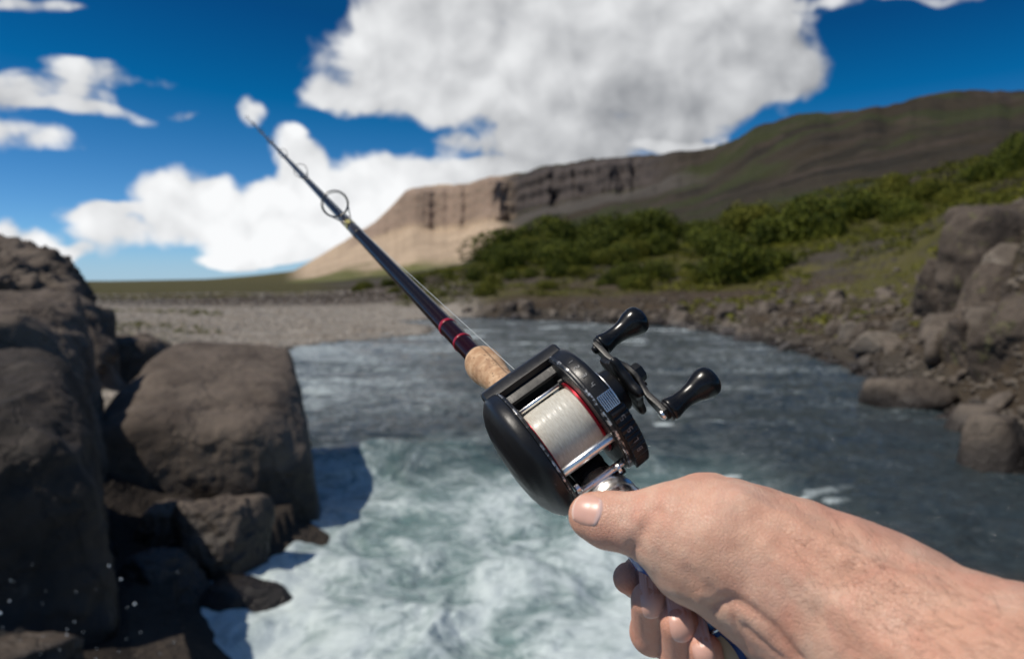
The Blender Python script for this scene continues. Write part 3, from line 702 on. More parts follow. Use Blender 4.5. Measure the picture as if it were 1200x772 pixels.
def bush(px, r, rad, ht, dark, label, group):
    az_ = math.atan((px - 600) / F); x, y = r * math.sin(az_), r * math.cos(az_)
    o = bpy.data.objects.new('bush', rng.choice(DARKB if dark else OLB)); COL.objects.link(o)
    o.location = (x, y, gz(x, y) + ht * .08); o.scale = (rad, rad * rng.uniform(.8, 1.2), ht * 1.25); o.rotation_euler = (0, 0, rng.uniform(0, 6.28))
    tag(o, label, 'bush', group)
    if group: MANY['bush'].append((o, ('large ' if rad > 4 else 'small ' if rad < 2.2 else '') + ('dark green bush' if dark else 'olive green bush')))
    else: LAND['bush'].append((SH.pop(0), *seen_at(*o.location)))
SH = ['the large lone bush', 'the bush left of the lone bush', 'the bush right of the lone bush', 'the tall clump on the rise', 'the widest bush of the belt', 'the left end bush of the belt']
LAND['bush'].append(('the rocky knoll', 1180, 270)); LAND['bush'].append(('the cork foregrip', 580, 430)) if False else None
zones = [  # n, px0, px1, r0, r1, rad0, rad1, dark share, label, group
    (20, 550, 770, 118, 150, 4.6, 6.8, .95, 'dark green willow bush in the belt below the long hill', 'bushes in the belt below the hill'),
    (20, 550, 775, 92, 116, 2.8, 4.4, .9, 'dark green willow bush in the belt below the long hill', 'bushes in the belt below the hill'),
    (15, 780, 960, 92, 150, 3.0, 5.6, .8, 'dark green bush on the slope above the far bank', 'bushes on the middle slope'),
    (12, 930, 1130, 84, 140, 2.2, 4.4, .5, 'green bush on the rising ground right of centre', 'bushes on the rising ground'),
    (11, 1040, 1290, 100, 150, 3.0, 5.4, .8, 'green bush high on the slope behind the rocky knoll', 'bushes behind the rocky knoll'),
    (16, 545, 860, 66, 84, 1.0, 2.4, .6, 'green shrub just above the far bank', 'shrubs just above the far bank'),
    (14, 420, 600, 76, 110, 1.0, 2.2, .5, 'low olive shrub on top of the far bank', 'low shrubs on the far bank'),
]
for n_, a0, a1, r0, r1, q0, q1, ds, lab, grp in zones:
    for _ in range(n_):
        q = rng.uniform(q0, q1); bush(rng.uniform(a0, a1), rng.uniform(r0, r1), q, q * rng.uniform(.75, 1.15), rng.random() < ds, lab, grp)
for px, r, q, h, lab in [(868, 66, 4.3, 4.6, 'large dark bush standing alone close above the far bank'), (838, 71, 2.6, 2.4, 'dark bush just left of the large lone bush'),
                         (905, 70, 2.8, 2.2, 'dark bush just right of the large lone bush'), (1000, 105, 5.5, 4.6, 'tall dark clump of bush near the top of the rising ground'),
                         (705, 118, 6.0, 4.6, 'widest dark bush in the belt below the hill'), (610, 125, 5.5, 4.2, 'dark bush at the left end of the belt under the mesa')]:
    bush(px, r, q, h, True, lab, None)
describe('bush')
# undergrowth and tufts too many to count
def build_tufts(name, n, seed, px0, px1, r0, r1, size, mat, label, cond, leaf=.16, m=26):
    g = np.random.default_rng(seed); Vs = []; tot = 0
    px = g.uniform(px0, px1, n); r = g.uniform(r0 ** .5, r1 ** .5, n) ** 2; az_ = np.arctan((px - 600) / F); x, y = r * np.sin(az_), r * np.cos(az_)
    s_ = river(x, y); nn = fbm(p3(x / 6, y / 6), 3, seed); ok = (s_ > .8) & (nn > cond); x, y, r = x[ok], y[ok], r[ok]; z = ground(x, y)
    base, f = clump(m, seed, leaf, lumps=4)
    k = g.uniform(.5, 1.3, len(x)) * size * (.4 + r / 90); a = g.uniform(0, 6.28, len(x)); ca, sa = np.cos(a)[:, None], np.sin(a)[:, None]
    X = (base[None, :, 0] * ca - base[None, :, 1] * sa) * k[:, None] + x[:, None]; Y = (base[None, :, 0] * sa + base[None, :, 1] * ca) * k[:, None] + y[:, None]; Z = base[None, :, 2] * k[:, None] * .8 + z[:, None]
    Fq = (f[None] + (np.arange(len(x)) * len(base))[:, None, None]).reshape(-1, 4)
    o = mesh(name, np.stack([X, Y, Z], -1).reshape(-1, 3), Fq, mat, smooth=False); tag(o, label, 'undergrowth', kind='stuff')
build_tufts('undergrowth', 2600, 61, 780, 1300, 30, 120, .75, M_TUFT, 'yellow-green low growth on the slope above the right bank', .05, leaf=.12, m=40)
build_tufts('undergrowth', 3400, 62, 470, 1300, 62, 190, 1.0, M_OLIV, 'olive heath and low scrub under the bushes', -.2, leaf=.10, m=44)
build_tufts('grass_tufts', 1500, 63, 860, 1260, 14, 46, .30, M_TUFT, 'bright tufts of grass among the stones on the right', .10)
build_tufts('grass_tufts', 1500, 64, 90, 260, 17, 60, .26, M_OLIV, 'short olive grass at the left of the gravel bar', .0)
# ------------------------------------------------------------------ rod and reel
R0 = np.array([-.0216, -.0165, .48])
Dd = np.array([-.5764, .4945, 1.32]); Dd /= np.linalg.norm(Dd)
Aa = np.array([.82, .57, 0]); Aa[2] = -(Aa[0] * Dd[0] + Aa[1] * Dd[1]) / Dd[2]; Aa /= np.linalg.norm(Aa)
Nn = np.cross(Aa, Dd); Nn = Nn if Nn[2] < 0 else -Nn
SP = R0 - .146 * Dd + .026 * Nn
def RL(p):                                   # reel frame, millimetres: x to the handle side, y up the rod, z out of the rod
    p = np.asarray(p, float) / 1000
    return w2(SP + p[..., :1] * Aa + p[..., 1:2] * Dd + p[..., 2:3] * Nn)
def RR_(t, u=0, v=0): return R0 + t * Dd + u * Aa + v * Nn     # along the rod, eye frame
def soften(prof, e=.25):
    """break every corner of a turned profile so that it catches light"""
    out_ = [prof[0]]
    for a, b, c_ in zip(prof, prof[1:], prof[2:]):
        a, b, c_ = map(np.array, (a, b, c_)); la, lc = np.linalg.norm(a - b), np.linalg.norm(c_ - b)
        ea, ec = min(e, la * .3), min(e, lc * .3)
        out_ += [tuple(b + (a - b) / max(la, 1e-9) * ea), tuple(b + (c_ - b) / max(lc, 1e-9) * ec)]
    return out_ + [prof[-1]]
def lathe_x(prof, cy=0, cz=0, seg=64, e=.25, a0=0, a1=2 * math.pi, mod=None):
    pr = soften(prof, e); th = np.linspace(a0, a1, seg, endpoint=(a1 - a0 < 6.28)); n_ = len(pr)
    V = []
    for x, r in pr:
        for t in th:
            rr = r * (mod(t, x) if mod else 1); V.append((x, cy + rr * math.cos(t), cz + rr * math.sin(t)))
    f = []; full = a1 - a0 > 6.28
    for i in range(n_ - 1):
        for j in range(seg if full else seg - 1):
            k = (j + 1) % seg; f.append((i * seg + j, (i + 1) * seg + j, (i + 1) * seg + k, i * seg + k))
    return np.array(V), f
def prism_x(poly, x0, x1, bev=.5):
    """extruded outline in the y-z plane with a small bevel"""
    P_ = np.array(poly, float); c_ = P_.mean(0); n_ = len(P_)
    V = []
    for x, k in ((x0, bev), (x0 + bev, 0), (x1 - bev, 0), (x1, bev)):
        for q in P_:
            dq = c_ - q; l = np.linalg.norm(dq); qq = q + dq / l * k
            V.append((x, qq[0], qq[1]))
    f = [tuple(range(n_))[::-1], tuple(range(3 * n_, 4 * n_))]
    for i in range(3):
        for j in range(n_): f.append((i * n_ + j, i * n_ + (j + 1) % n_, (i + 1) * n_ + (j + 1) % n_, (i + 1) * n_ + j))
    return np.array(V), f
def bboxm(c_, h, bev=.4):
    x, y, z = c_; a, b, d = h
    V = []; f = []
    o, g = csph(2)
    # rounded box from a small cube sphere
    q = np.sign(o) * np.minimum(np.abs(o) / np.max(np.abs(o), axis=1)[:, None], 1)
    core = q * (np.array(h) - bev); V = core + o * bev
    return V + np.array(c_), [tuple(t) for t in g]
def join(parts):
    V = []; f = []; k = 0
    for v, ff in parts:
        V.append(np.asarray(v)); f += [tuple(int(i) + k for i in q) for q in ff]; k += len(v)
    return np.concatenate(V), f
def flatten_sharp(o, ang=38):
    o.data.polygons.foreach_set('use_smooth', [True] * len(o.data.polygons))
    import bmesh
    bm = bmesh.new(); bm.from_mesh(o.data)
    bmesh.ops.recalc_face_normals(bm, faces=bm.faces)
    for e_ in bm.edges:
        if len(e_.link_faces) == 2 and e_.calc_face_angle(0) > math.radians(ang): e_.smooth = False
    bm.to_mesh(o.data); bm.free()

def m_black(name, base=.012, rough=.32, bump=.15, coat=.0):
    m, t, b = material(name, (base, base, base * 1.05), rough)
    co = t.n('ShaderNodeNewGeometry').outputs['Position']
    n = t.noise(co, 900, 4, .6); n2 = t.noise(co, 45, 8, .68, 1.5)
    t.put(b.inputs['Roughness'], t.m('MULTIPLY_ADD', n2, .50, rough - .22))
    t.put(b.inputs['Base Color'], t.mix(t.ss(t.noise(co, 210, 6, .75), .66, .74), (base, base, base * 1.05), (.10, .10, .095)))
    t.put(b.inputs['Normal'], t.bump(n, bump, .0004)); b.inputs['Coat Weight'].default_value = coat; b.inputs['Specular IOR Level'].default_value = .33
    return m
M_BLK = m_black('black_moulded_plastic', rough=.34)
M_BLKG = m_black('gloss_black_rubber', .008, .24, .05)
M_MATT = m_black('matt_black_metal', .010, .40, .2)
def m_metal(name, c, r, aniso=0):
    m, t, b = material(name, c, r, 1.0)
    co = t.n('ShaderNodeNewGeometry').outputs['Position']
    t.put(b.inputs['Roughness'], t.m('MULTIPLY_ADD', t.noise(co, 300, 5, .6), .25, r - .1))
    return m
M_CHR = m_metal('polished_steel', (.92, .91, .89), .27)
M_SAT = m_metal('satin_aluminium', (.80, .79, .77), .24)
M_RED = material('red_anodised', (.36, .010, .025), .3, .6)[0]
def m_worn():
    m, t, b = material('worn_paint_edge', (.02, .02, .02), .4)
    co = t.n('ShaderNodeNewGeometry').outputs['Position']; k = t.ss(t.noise(co, 260, 5, .7), .50, .60)
    t.put(b.inputs['Base Color'], t.mix(k, (.015, .015, .016), (.72, .71, .69))); t.put(b.inputs['Metallic'], k)
    return m
M_WORN = m_worn()
def m_line():
    m, t, b = material('wound_line', (.66, .62, .53), .38)
    uv = t.n('ShaderNodeAttribute', attribute_name='rl'); s_ = t.n('ShaderNodeSeparateXYZ'); t.put(s_.inputs[0], uv.outputs['Vector'])
    cb_ = t.n('ShaderNodeCombineXYZ'); t.put(cb_.inputs[0], s_.outputs[0]); t.put(cb_.inputs[1], t.m('MULTIPLY', s_.outputs[1], .06))
    n = t.noise(cb_.outputs[0], 3.4, 5, .7); n2 = t.noise(cb_.outputs[0], .5, 3, .6)
    t.put(b.inputs['Base Color'], t.mix(t.ss(n, .3, .7), (.54, .50, .41), (.78, .76, .68)))
    t.put(b.inputs['Normal'], t.bump(t.m('ADD', n, t.m('MULTIPLY', n2, .6)), .8, .0006))
    b.inputs['Subsurface Weight'].default_value = .2; b.inputs['Subsurface Radius'].default_value = (.002, .002, .002); b.inputs['Coat Weight'].default_value = .35; b.inputs['Coat Roughness'].default_value = .3
    return m
M_LINE = m_line()
def m_cork():
    m, t, b = material('cork', (.55, .36, .2), .75)
    co = t.n('ShaderNodeNewGeometry').outputs['Position']
    n = t.noise(co, 160, 6, .6); v = t.n('ShaderNodeTexVoronoi'); t.put(v.inputs['Vector'], t.v('ADD', co, t.scale(t.noise(co, 200, 3, .5, out=1), .004))); v.inputs['Scale'].default_value = 170
    c = t.mix(t.ss(n, .35, .65), (.42, .235, .12), (.62, .41, .24))
    pit = t.ss(t.noise(co, 420, 3, .6), .63, .70)
    c = t.mix(t.m('MULTIPLY', pit, .8), c, (.12, .055, .03)); c = t.mix(t.ss(v.outputs['Distance'], .62, .9, 0, .5), c, (.28, .14, .07))
    t.put(b.inputs['Base Color'], c); t.put(b.inputs['Normal'], t.bump(t.m('SUBTRACT', n, pit), .5, .0006))
    return m
M_CORK = m_cork()

rod = empty('fishing_rod', tuple(w2(RR_(-.10))))
tag(rod, 'dark maroon fishing rod with cork foregrip, held in the hand and pointing skyward', 'fishing rod')
reel = empty('fishing_reel', tuple(w2(SP)))
tag(reel, 'black baitcasting reel with chrome bars and pale line, clamped on the rod', 'fishing reel')

def along_rod(name, prof, mat, parent=rod, seg=40, e=.0003):
    """turned part on the rod axis: profile of (t along rod, radius) in metres"""
    pr = soften(prof, e); th = np.linspace(0, 2 * math.pi, seg, endpoint=False)
    V = np.array([w2(RR_(t, r * math.cos(a), r * math.sin(a))) for t, r in pr for a in th])
    f = [(i * seg + j, i * seg + (j + 1) % seg, (i + 1) * seg + (j + 1) % seg, (i + 1) * seg + j) for i in range(len(pr) - 1) for j in range(seg)]
    f += [tuple(range(seg))[::-1], tuple(range((len(pr) - 1) * seg, len(pr) * seg))]
    return mesh(name, V, f, mat, parent)
TIP = 1.523
def rb(t): return .0055 * (1 - max(t, 0) / TIP) + .0007     # rod radius
def m_blank():
    m, t, b = material('varnished_blank', (.012, .006, .006), .12)
    co = t.n('ShaderNodeNewGeometry').outputs['Position']
    y = t.v('DISTANCE', co, tuple(map(float, w2(R0))))
    k = t.ss(y, .0, .14, 1, 0)
    t.put(b.inputs['Base Color'], t.mix(k, (.010, .007, .006), (.016, .003, .004))); b.inputs['Coat Weight'].default_value = .04; b.inputs['Coat Roughness'].default_value = .05; b.inputs['Specular IOR Level'].default_value = .10
    t.put(b.inputs['Roughness'], t.m('MULTIPLY_ADD', t.noise(co, 60, 4, .6), .2, .12))
    return m
along_rod('blank', [(t, rb(t)) for t in np.concatenate([[-.05], np.linspace(0, TIP, 40)])], m_blank(), seg=28)
M_WRED = material('red_thread', (.30, .006, .02), .35)[0]; M_WGOLD = material('gold_thread', (.42, .36, .10), .3)[0]; M_WDRK = material('dark_thread', (.03, .022, .015), .3)[0]
for t0, t1, mt in ((.0525, .0565, M_WRED), (.023, .026, M_WRED), (.366, .382, M_WGOLD), (.330, .360, M_WDRK), (.385, .408, M_WDRK)):
    along_rod('thread_wrap', [(t0, rb(t0) + .0001), (t0 + .0006, rb(t0) + .00045), (t1 - .0006, rb(t1) + .00045), (t1, rb(t1) + .0001)], mt, seg=28)
# guides
def torus(center, ax1, ax2, R, r, seg=48, s2=10):
    V = []; nrm = np.cross(ax1, ax2)
    for i in range(seg):
        a = 2 * math.pi * i / seg; c_ = center + R * (math.cos(a) * ax1 + math.sin(a) * ax2); o_ = math.cos(a) * ax1 + math.sin(a) * ax2
        for j in range(s2):
            b_ = 2 * math.pi * j / s2; V.append(w2(c_ + r * (math.cos(b_) * o_ + math.sin(b_) * nrm)))
    f = [(i * s2 + j, i * s2 + (j + 1) % s2, ((i + 1) % seg) * s2 + (j + 1) % s2, ((i + 1) % seg) * s2 + j) for i in range(seg) for j in range(s2)]
    return np.array(V), f
def tube(pts, rad, s2=10, cap=True):
    pts = np.array(pts, float); n_ = len(pts); rad = np.broadcast_to(rad, (n_,)); V = []
    T = np.gradient(pts, axis=0); T /= np.linalg.norm(T, axis=1)[:, None]; ref = np.array([.13, .7, .7]); U_ = None
    for i in range(n_):
        U_ = np.cross(T[i], ref) if U_ is None else U_ - T[i] * (U_ @ T[i]); U_ /= np.linalg.norm(U_); Q = np.cross(T[i], U_)
        for j in range(s2):
            a = 2 * math.pi * j / s2; V.append(pts[i] + rad[i] * (math.cos(a) * U_ + math.sin(a) * Q))
    f = [(i * s2 + j, i * s2 + (j + 1) % s2, (i + 1) * s2 + (j + 1) % s2, (i + 1) * s2 + j) for i in range(n_ - 1) for j in range(s2)]
    if cap: f += [tuple(range(s2))[::-1], tuple(range((n_ - 1) * s2, n_ * s2))]
    return np.array(V), f
M_GUIDE = m_metal('guide_wire', (.16, .15, .14), .3)
GU = [(.395, .0136, .0215), (.66, .0085, .014), (.86, .0062, .010), (1.04, .005, .0085), (1.20, .0042, .007), (1.35, .0034, .006), (TIP - .003, .0022, .003)]
for gt, gr, off in GU:
    c_ = RR_(gt, 0, off); V1 = torus(c_, Aa, (Nn + .12 * Dd) / np.linalg.norm(Nn + .12 * Dd), gr, .0006 if gr > .01 else .00045)
    legs = []
    if gr > .003:
        for sg in (-1, 1):
            e_ = RR_(gt - .030 * gr / .0125, sg * .0008, rb(gt)); m_ = c_ + Aa * sg * gr * .75 - Nn * gr * .66
            legs.append(tube([w2(m_), w2(m_ * .5 + e_ * .5 - Nn * .001), w2(e_)], .0006, 6))
        e_ = RR_(gt + .026 * gr / .0125, 0, rb(gt)); m_ = c_ - Nn * gr; legs.append(tube([w2(m_), w2(m_ * .5 + e_ * .5), w2(e_)], .0006, 6))
    else: legs.append(tube([w2(RR_(gt - .008)), w2(RR_(gt + .001))], .0013, 8))
    V, f = join([V1] + legs); g_ = mesh('line_guide', V, f, M_GUIDE, rod)
    if gr > .01:
        V, f = torus(c_ + Dd * .0016 - Nn * .001, Aa, Nn, gr - .0012, .0005); mesh('ring', V, f, M_GUIDE, g_)
# cork foregrip, seat, hood
along_rod('foregrip', [(-.004, .0065), (-.0045, .0085), (-.008, .0102), (-.013, .0110), (-.019, .0109), (-.027, .0098), (-.034, .0086), (-.046, .0079), (-.060, .0078), (-.072, .0082)], M_CORK, seg=56, e=.0012)
along_rod('winding_check', [(-.0005, .0058), (-.0005, .0072), (-.004, .0074), (-.004, .006)], M_BLK)
M_SEAT = m_black('black_seat', .02, .35)
along_rod('reel_seat', [(-.072, .0078), (-.072, .0092), (-.165, .0092), (-.165, .008)], M_SEAT, seg=48)
th = [(-.158, .0094), (-.158, .0104), (-.166, .0106), (-.170, .0112), (-.1715, .0104), (-.174, .0104), (-.1755, .0111), (-.188, .0112), (-.191, .0104)]
along_rod('fixed_hood', th, M_CHR, seg=64, e=.0006)
along_rod('locking_ring', [(-.078, .0093), (-.078, .0108), (-.090, .0108), (-.090, .0093)], M_BLK, seg=48)
# pistol grip running under the hand: black, then the blue butt with its cream decal
gpts = [RR_(-.188), ep(757, 630, .318), ep(785, 668, .320), ep(815, 705, .319), ep(845, 750, .315), ep(880, 815, .303), ep(905, 870, .290)]
V, f = tube([w2(p_) for p_ in gpts], [.0100, .0105, .0112, .0112, .0108, .0112, .0125], 40)
def m_butt():
    m, t, b = material('blue_butt', (.02, .06, .19), .22)
    co = t.n('ShaderNodeNewGeometry').outputs['Position']
    t.put(b.inputs['Base Color'], t.mix(t.ss(t.noise(co, 40, 3, .6), .35, .65), (.035, .09, .30), (.10, .24, .55)))
    b.inputs['Coat Weight'].default_value = .5
    return m
mesh('grip', V, f, m_butt(), rod)
V, f = tube([w2(ep(837, 736.5, .3155)), w2(ep(839, 740, .315))], [.0113, .0113], 40); mesh('trim_ring', V, f, M_CHR, rod)
# decal: a cream swash on the butt
def butt_patch(u0, u1, a0, a1, name, mat):
    A_, B_ = ep(845, 750, .315), ep(880, 815, .303); ax_ = (B_ - A_) / np.linalg.norm(B_ - A_)
    q1 = -A_ / np.linalg.norm(A_); q1 = q1 - ax_ * (q1 @ ax_); q1 /= np.linalg.norm(q1); q2 = np.cross(ax_, q1)
    V = []; 
    for i in range(13):
        for j in range(13):
            u = u0 + (u1 - u0) * i / 12; k = math.sin(math.pi * (.08 + .92 * i / 12)) ** .5; a = (a0 + a1) / 2 + (a1 - a0) / 2 * (j / 6 - 1) * k
            r_ = .0110 + .0004 * u + .0003; V.append(w2(A_ + (B_ - A_) * u + r_ * (math.cos(a) * q1 + math.sin(a) * q2)))
    f = [(i * 13 + j, i * 13 + j + 1, (i + 1) * 13 + j + 1, (i + 1) * 13 + j) for i in range(12) for j in range(12)]
    mesh(name, V, f, mat, rod)
butt_patch(-.02, .9, -.55, .25, 'decal', material('cream_print', (.72, .58, .36), .35)[0])

# ---- the reel itself
HW = 14.0
def rp(name, vf, mat, parent=reel, sharp=True):
    V, f = vf; o = mesh(name, RL(V), f, mat, parent)
    if sharp: flatten_sharp(o)
    return o
def square(t, x, k=.05, ph=0): return 1 + .10 * max(0, math.cos(t - math.radians(40))) ** 10
PR_L = [(-HW, 10), (-HW, 28.2), (-HW - 1.2, 28.8), (-HW - 4.5, 28.9), (-HW - 6.5, 28.0), (-HW - 9.5, 24.6), (-HW - 11.8, 20.0), (-HW - 13.2, 14.5), (-HW - 14.0, 8), (-HW - 14.2, 0.01)]
pl = rp('palm_plate', lathe_x(PR_L, seg=96, e=.5, mod=square), M_BLK)
rp('edge_trim', lathe_x([(-HW + .9, 26.0), (-HW + .9, 28.0), (-HW + .4, 28.5), (-HW - .02, 28.5), (-HW - .02, 27)], seg=96, e=.1, mod=square), M_WORN, pl)
PR_R = [(HW, 10), (HW, 27.6), (HW + .8, 28.2), (HW + 5.6, 28.4), (HW + 7.2, 27.6), (HW + 8.2, 25.0), (HW + 8.8, 18), (HW + 9.0, .01)]
pr_ = rp('gear_side_plate', lathe_x(PR_R, seg=96, e=.4, mod=square), M_BLK)
rp('edge_trim', lathe_x([(HW - .9, 26.0), (HW - .9, 27.8), (HW - .3, 28.3), (HW + .5, 28.32), (HW + .5, 27)], seg=96, e=.1, mod=square), M_WORN, pr_)
# inner faces of the frame, open in the middle for the spool
for sg in (-1, 1):
    rp('frame_ring', lathe_x([(sg * (HW - 1.6), 18.0), (sg * (HW - 1.6), 27.2), (sg * (HW - .05), 27.4), (sg * (HW - .05), 18.0), (sg * (HW - 1.6), 18.0)], seg=96, e=.2, mod=square), M_MATT)
# front hood: sloping black cover over the line guide
hood = [(29.4, 3), (29.6, 12), (28.0, 18.5), (25.0, 22.8), (19.0, 24.0), (11.0, 20.2), (10.8, 19.0), (18.5, 20.7), (24.0, 14), (26.5, 3)]
roof_ = [(30.6, 12), (29.4, 19.6), (25.6, 24.6), (20.6, 26.4), (15.6, 25.2), (15.4, 22.6), (25.0, 22.9), (28.1, 18.6), (29.6, 12)]
rp('front_hood', prism_x(roof_, -HW - 5.5, HW + 6.0, .8), M_BLK)
rp('front_cover', prism_x(hood, -HW + 1.2, HW - 1.2, .3), M_MATT)
# chrome bars
def bar(y, z, r, name='frame_bar', mat=M_CHR, x0=-HW + .5, x1=HW - .5): return rp(name, lathe_x([(x0, .01), (x0, r), (x1, r), (x1, .01)], y, z, 24, .1), mat, sharp=False)
bar(-24.5, 2.8, 1.9); bar(-20.0, -15.0, 1.7); bar(10.0, 14.6, 1.3, 'line_guide_bar')
for sg in (-1, 1): rp('bar_collar', lathe_x([(sg * 13, .01), (sg * 13, 2.3), (sg * 10.4, 2.3), (sg * 10.4, .01)], 10.0, 14.6, 24, .2), M_BLK)
rp('line_guide', bboxm((5, 21.5, 3), (3.2, 2.0, 4.5), .6), M_MATT)
bar(20, -16, 1.7)
# spool: flanges with red rims and the wound line
spo = rp('spool', lathe_x([(-12.1, .01), (-12.1, 17.0), (-11.4, 17.0), (-11.2, 12), (11.2, 12), (11.4, 17.0), (12.1, 17.0), (12.1, .01)], seg=96, e=.1), M_SAT)
for sg in (-1, 1): rp('spool_rim', lathe_x([(sg * 12.25, 15.9), (sg * 12.25, 17.7), (sg * 11.15, 17.7), (sg * 11.15, 15.6)], seg=96, e=.15), M_RED, spo)
lv = []
NX, NT_ = 60, 120
for i in range(NX + 1):
    x = -11.2 + 22.4 * i / NX
    for j in range(NT_):
        t = 2 * math.pi * j / NT_; r = 15.8 - .5 * (abs(x) / 11.2) ** 4 + .03 * math.sin(x * 2.3 + 3 * t) + .02 * math.sin(x * 5.1 - 2 * t)
        lv.append((x, r * math.cos(t), r * math.sin(t)))
lf = [(i * NT_ + j, (i + 1) * NT_ + j, (i + 1) * NT_ + (j + 1) % NT_, i * NT_ + (j + 1) % NT_) for i in range(NX) for j in range(NT_)]
lo = mesh('wound_line', RL(lv), lf, M_LINE, spo)
attr(lo, 'rl', np.array([(x, (j % NT_) * .9, 0) for j, (x, y, z) in enumerate(lv)]))
# thumb bar and foot between the plates
rp('thumb_bar', bboxm((0, -17.5, -19.2), (HW - 2.4, 3.2, 1.4), .7), M_BLK)
rp('reel_foot', join([bboxm((0, -3, -19.4), (6.5, 30, 1.3), .6), bboxm((0, 0, -17.2), (8, 9, 2.0), .6)]), M_MATT)
rp('foot_screw', lathe_x([(7.6, .01), (7.6, 2.2), (9.0, 2.2), (9.0, .01)], -24.5, -12.5, 20, .2), M_CHR)
rp('foot_screw', lathe_x([(-11.5, .01), (-11.5, 1.9), (-9.5, 1.9), (-9.5, .01)], -25.5, -7.5, 20, .2), M_CHR)
# brake dial on the rim of the gear side, its knurls, marks, and the ridged steel button
dl = rp('brake_dial', lathe_x([(HW + 1.6, 25), (HW + 1.6, 30.0), (HW + 8.4, 29.6), (HW + 9.4, 27), (HW + 9.4, 20)], seg=64, e=.3, a0=math.radians(150), a1=math.radians(222), mod=lambda t, x: 1 + .012 * math.cos(t * 70)), M_MATT)
def rim_box(tdeg, x, r, hx, ht, hr, bev=.25):
    t = math.radians(tdeg); V, f = bboxm((0, 0, 0), (hx, ht, hr), bev)
    e1 = np.array([0, -math.sin(t), math.cos(t)]); e2 = np.array([0, math.cos(t), math.sin(t)])
    return np.array([x, 0, 0]) + e2 * r + V[:, :1] * np.array([1, 0, 0]) + V[:, 1:2] * e1 + V[:, 2:] * e2, f
bt = rp('release_button', rim_box(143, HW + 4.4, 28.9, 3.4, 3.6, 1.0), M_SAT)
rp('button_ridges', join([rim_box(143, HW + 4.4 - 2.7 + .9 * k, 29.9, .20, 3.2, .28, .08) for k in range(7)]), M_BLK, bt)
M_MARK = material('grey_print', (.16, .16, .16), .5)[0]
def glyph(tdeg, x, r, ch, s_=2.6, parent=None):
    """seven-segment style numerals, raised print on the rim"""
    seg = {'1': 'bc', '2': 'abged', '3': 'abgcd', '4': 'fgbc', '5': 'afgcd', '6': 'afgedc', '7': 'abc', '8': 'abcdefg'}[ch]
    h, w_ = s_ / 2, s_ / 3.4; L = {'a': (0, h, 1), 'd': (0, -h, 1), 'g': (0, 0, 1), 'b': (w_, h / 2, 0), 'c': (w_, -h / 2, 0), 'f': (-w_, h / 2, 0), 'e': (-w_, -h / 2, 0)}
    out_ = []
    for k in seg:
        u, v_, hor = L[k]; out_.append(rim_box(tdeg + math.degrees(u / r), x + v_, r, .20 if hor else h / 2 * 1.05, w_ if hor else .20, .12, .05))
    return rp('mark', join(out_), M_MARK, parent)
for tdeg, ch in ((92, '1'), (103, '2'), (114, '3'), (125, '4')): glyph(tdeg, HW + 3.4, 28.45, ch, 1.9, pr_)
for tdeg, ch in ((160, '5'), (171, '6'), (182, '7'), (193, '8')): glyph(tdeg, HW + 5.0, 30.0, ch, 2.3, dl)
# gear boss, star drag, crank and two knobs
HC = (-3.6, 5.2)
rp('gear_boss', lathe_x([(HW + 7.5, 14.5), (HW + 9.5, 14.0), (HW + 10.5, 10.5), (HW + 15, 9.8), (HW + 16, 8.5), (HW + 16, 0.01)], HC[0] - .5, HC[1], 48, .5), M_BLK)
rp('drag_trim', lathe_x([(HW + 9.6, 11), (HW + 9.6, 12.2), (HW + 10.4, 12.2), (HW + 10.4, 10)], HC[0] - .5, HC[1], 48, .1), M_CHR)
def star(t, x): return 1 + .34 * (0.5 + .5 * math.cos(5 * (t - .5))) ** 3
rp('star_drag', lathe_x([(HW + 17, 3), (HW + 17, 11.2), (HW + 18.2, 12.0), (HW + 20.2, 11.6), (HW + 20.8, 10), (HW + 20.8, 3)], *HC, seg=80, e=.3, mod=star), M_MATT)
rp('shaft', lathe_x([(HW + 15, .01), (HW + 15, 4.4), (HW + 25.5, 4.2), (HW + 25.5, 3.4), (HW + 27.6, 3.2), (HW + 27.6, .01)], *HC, seg=24, e=.3), M_BLKG)
hd = np.array([48., 14.]); hl = np.linalg.norm(hd); hd /= hl; hp = np.array([-hd[1], hd[0]])
def arm_outline():
    pts = []
    for s_, w_ in [(-26.5, 2.2), (-25.5, 3.4), (-22, 3.6), (-14, 2.6), (-7, 3.4), (-4, 5.2), (4, 5.2), (7, 3.4), (14, 2.6), (22, 3.6), (25.5, 3.4), (26.5, 2.2)]: pts.append((s_, w_))
    up_ = [np.array(HC) + hd * s_ + hp * w_ for s_, w_ in pts]; dn_ = [np.array(HC) + hd * s_ - hp * w_ for s_, w_ in pts[::-1]]
    return up_ + dn_
V, f = prism_x(arm_outline(), HW + 22.6, HW + 24.8, .35)
yy = (V[:, 1] - HC[0]) * hd[0] + (V[:, 2] - HC[1]) * hd[1]; V[:, 0] -= 1.8 * sst(np.abs(yy), 5, 14)     # crank bends down toward the knobs
crank = rp('crank_arm', (V, f), M_MATT)
rp('arm_rib', join([bboxm(((HW + 25.1), HC[0] + hd[0] * s_ , HC[1] + hd[1] * s_), (.5, 2.6, .9), .3) for s_ in (-5.2, 5.2)]), M_MATT, crank)
rp('crank_nut', lathe_x([(HW + 24.8, 4.6), (HW + 28.2, 4.2), (HW + 28.8, 3.2), (HW + 28.8, .01)], *HC, seg=6, e=.3), M_MATT, crank)
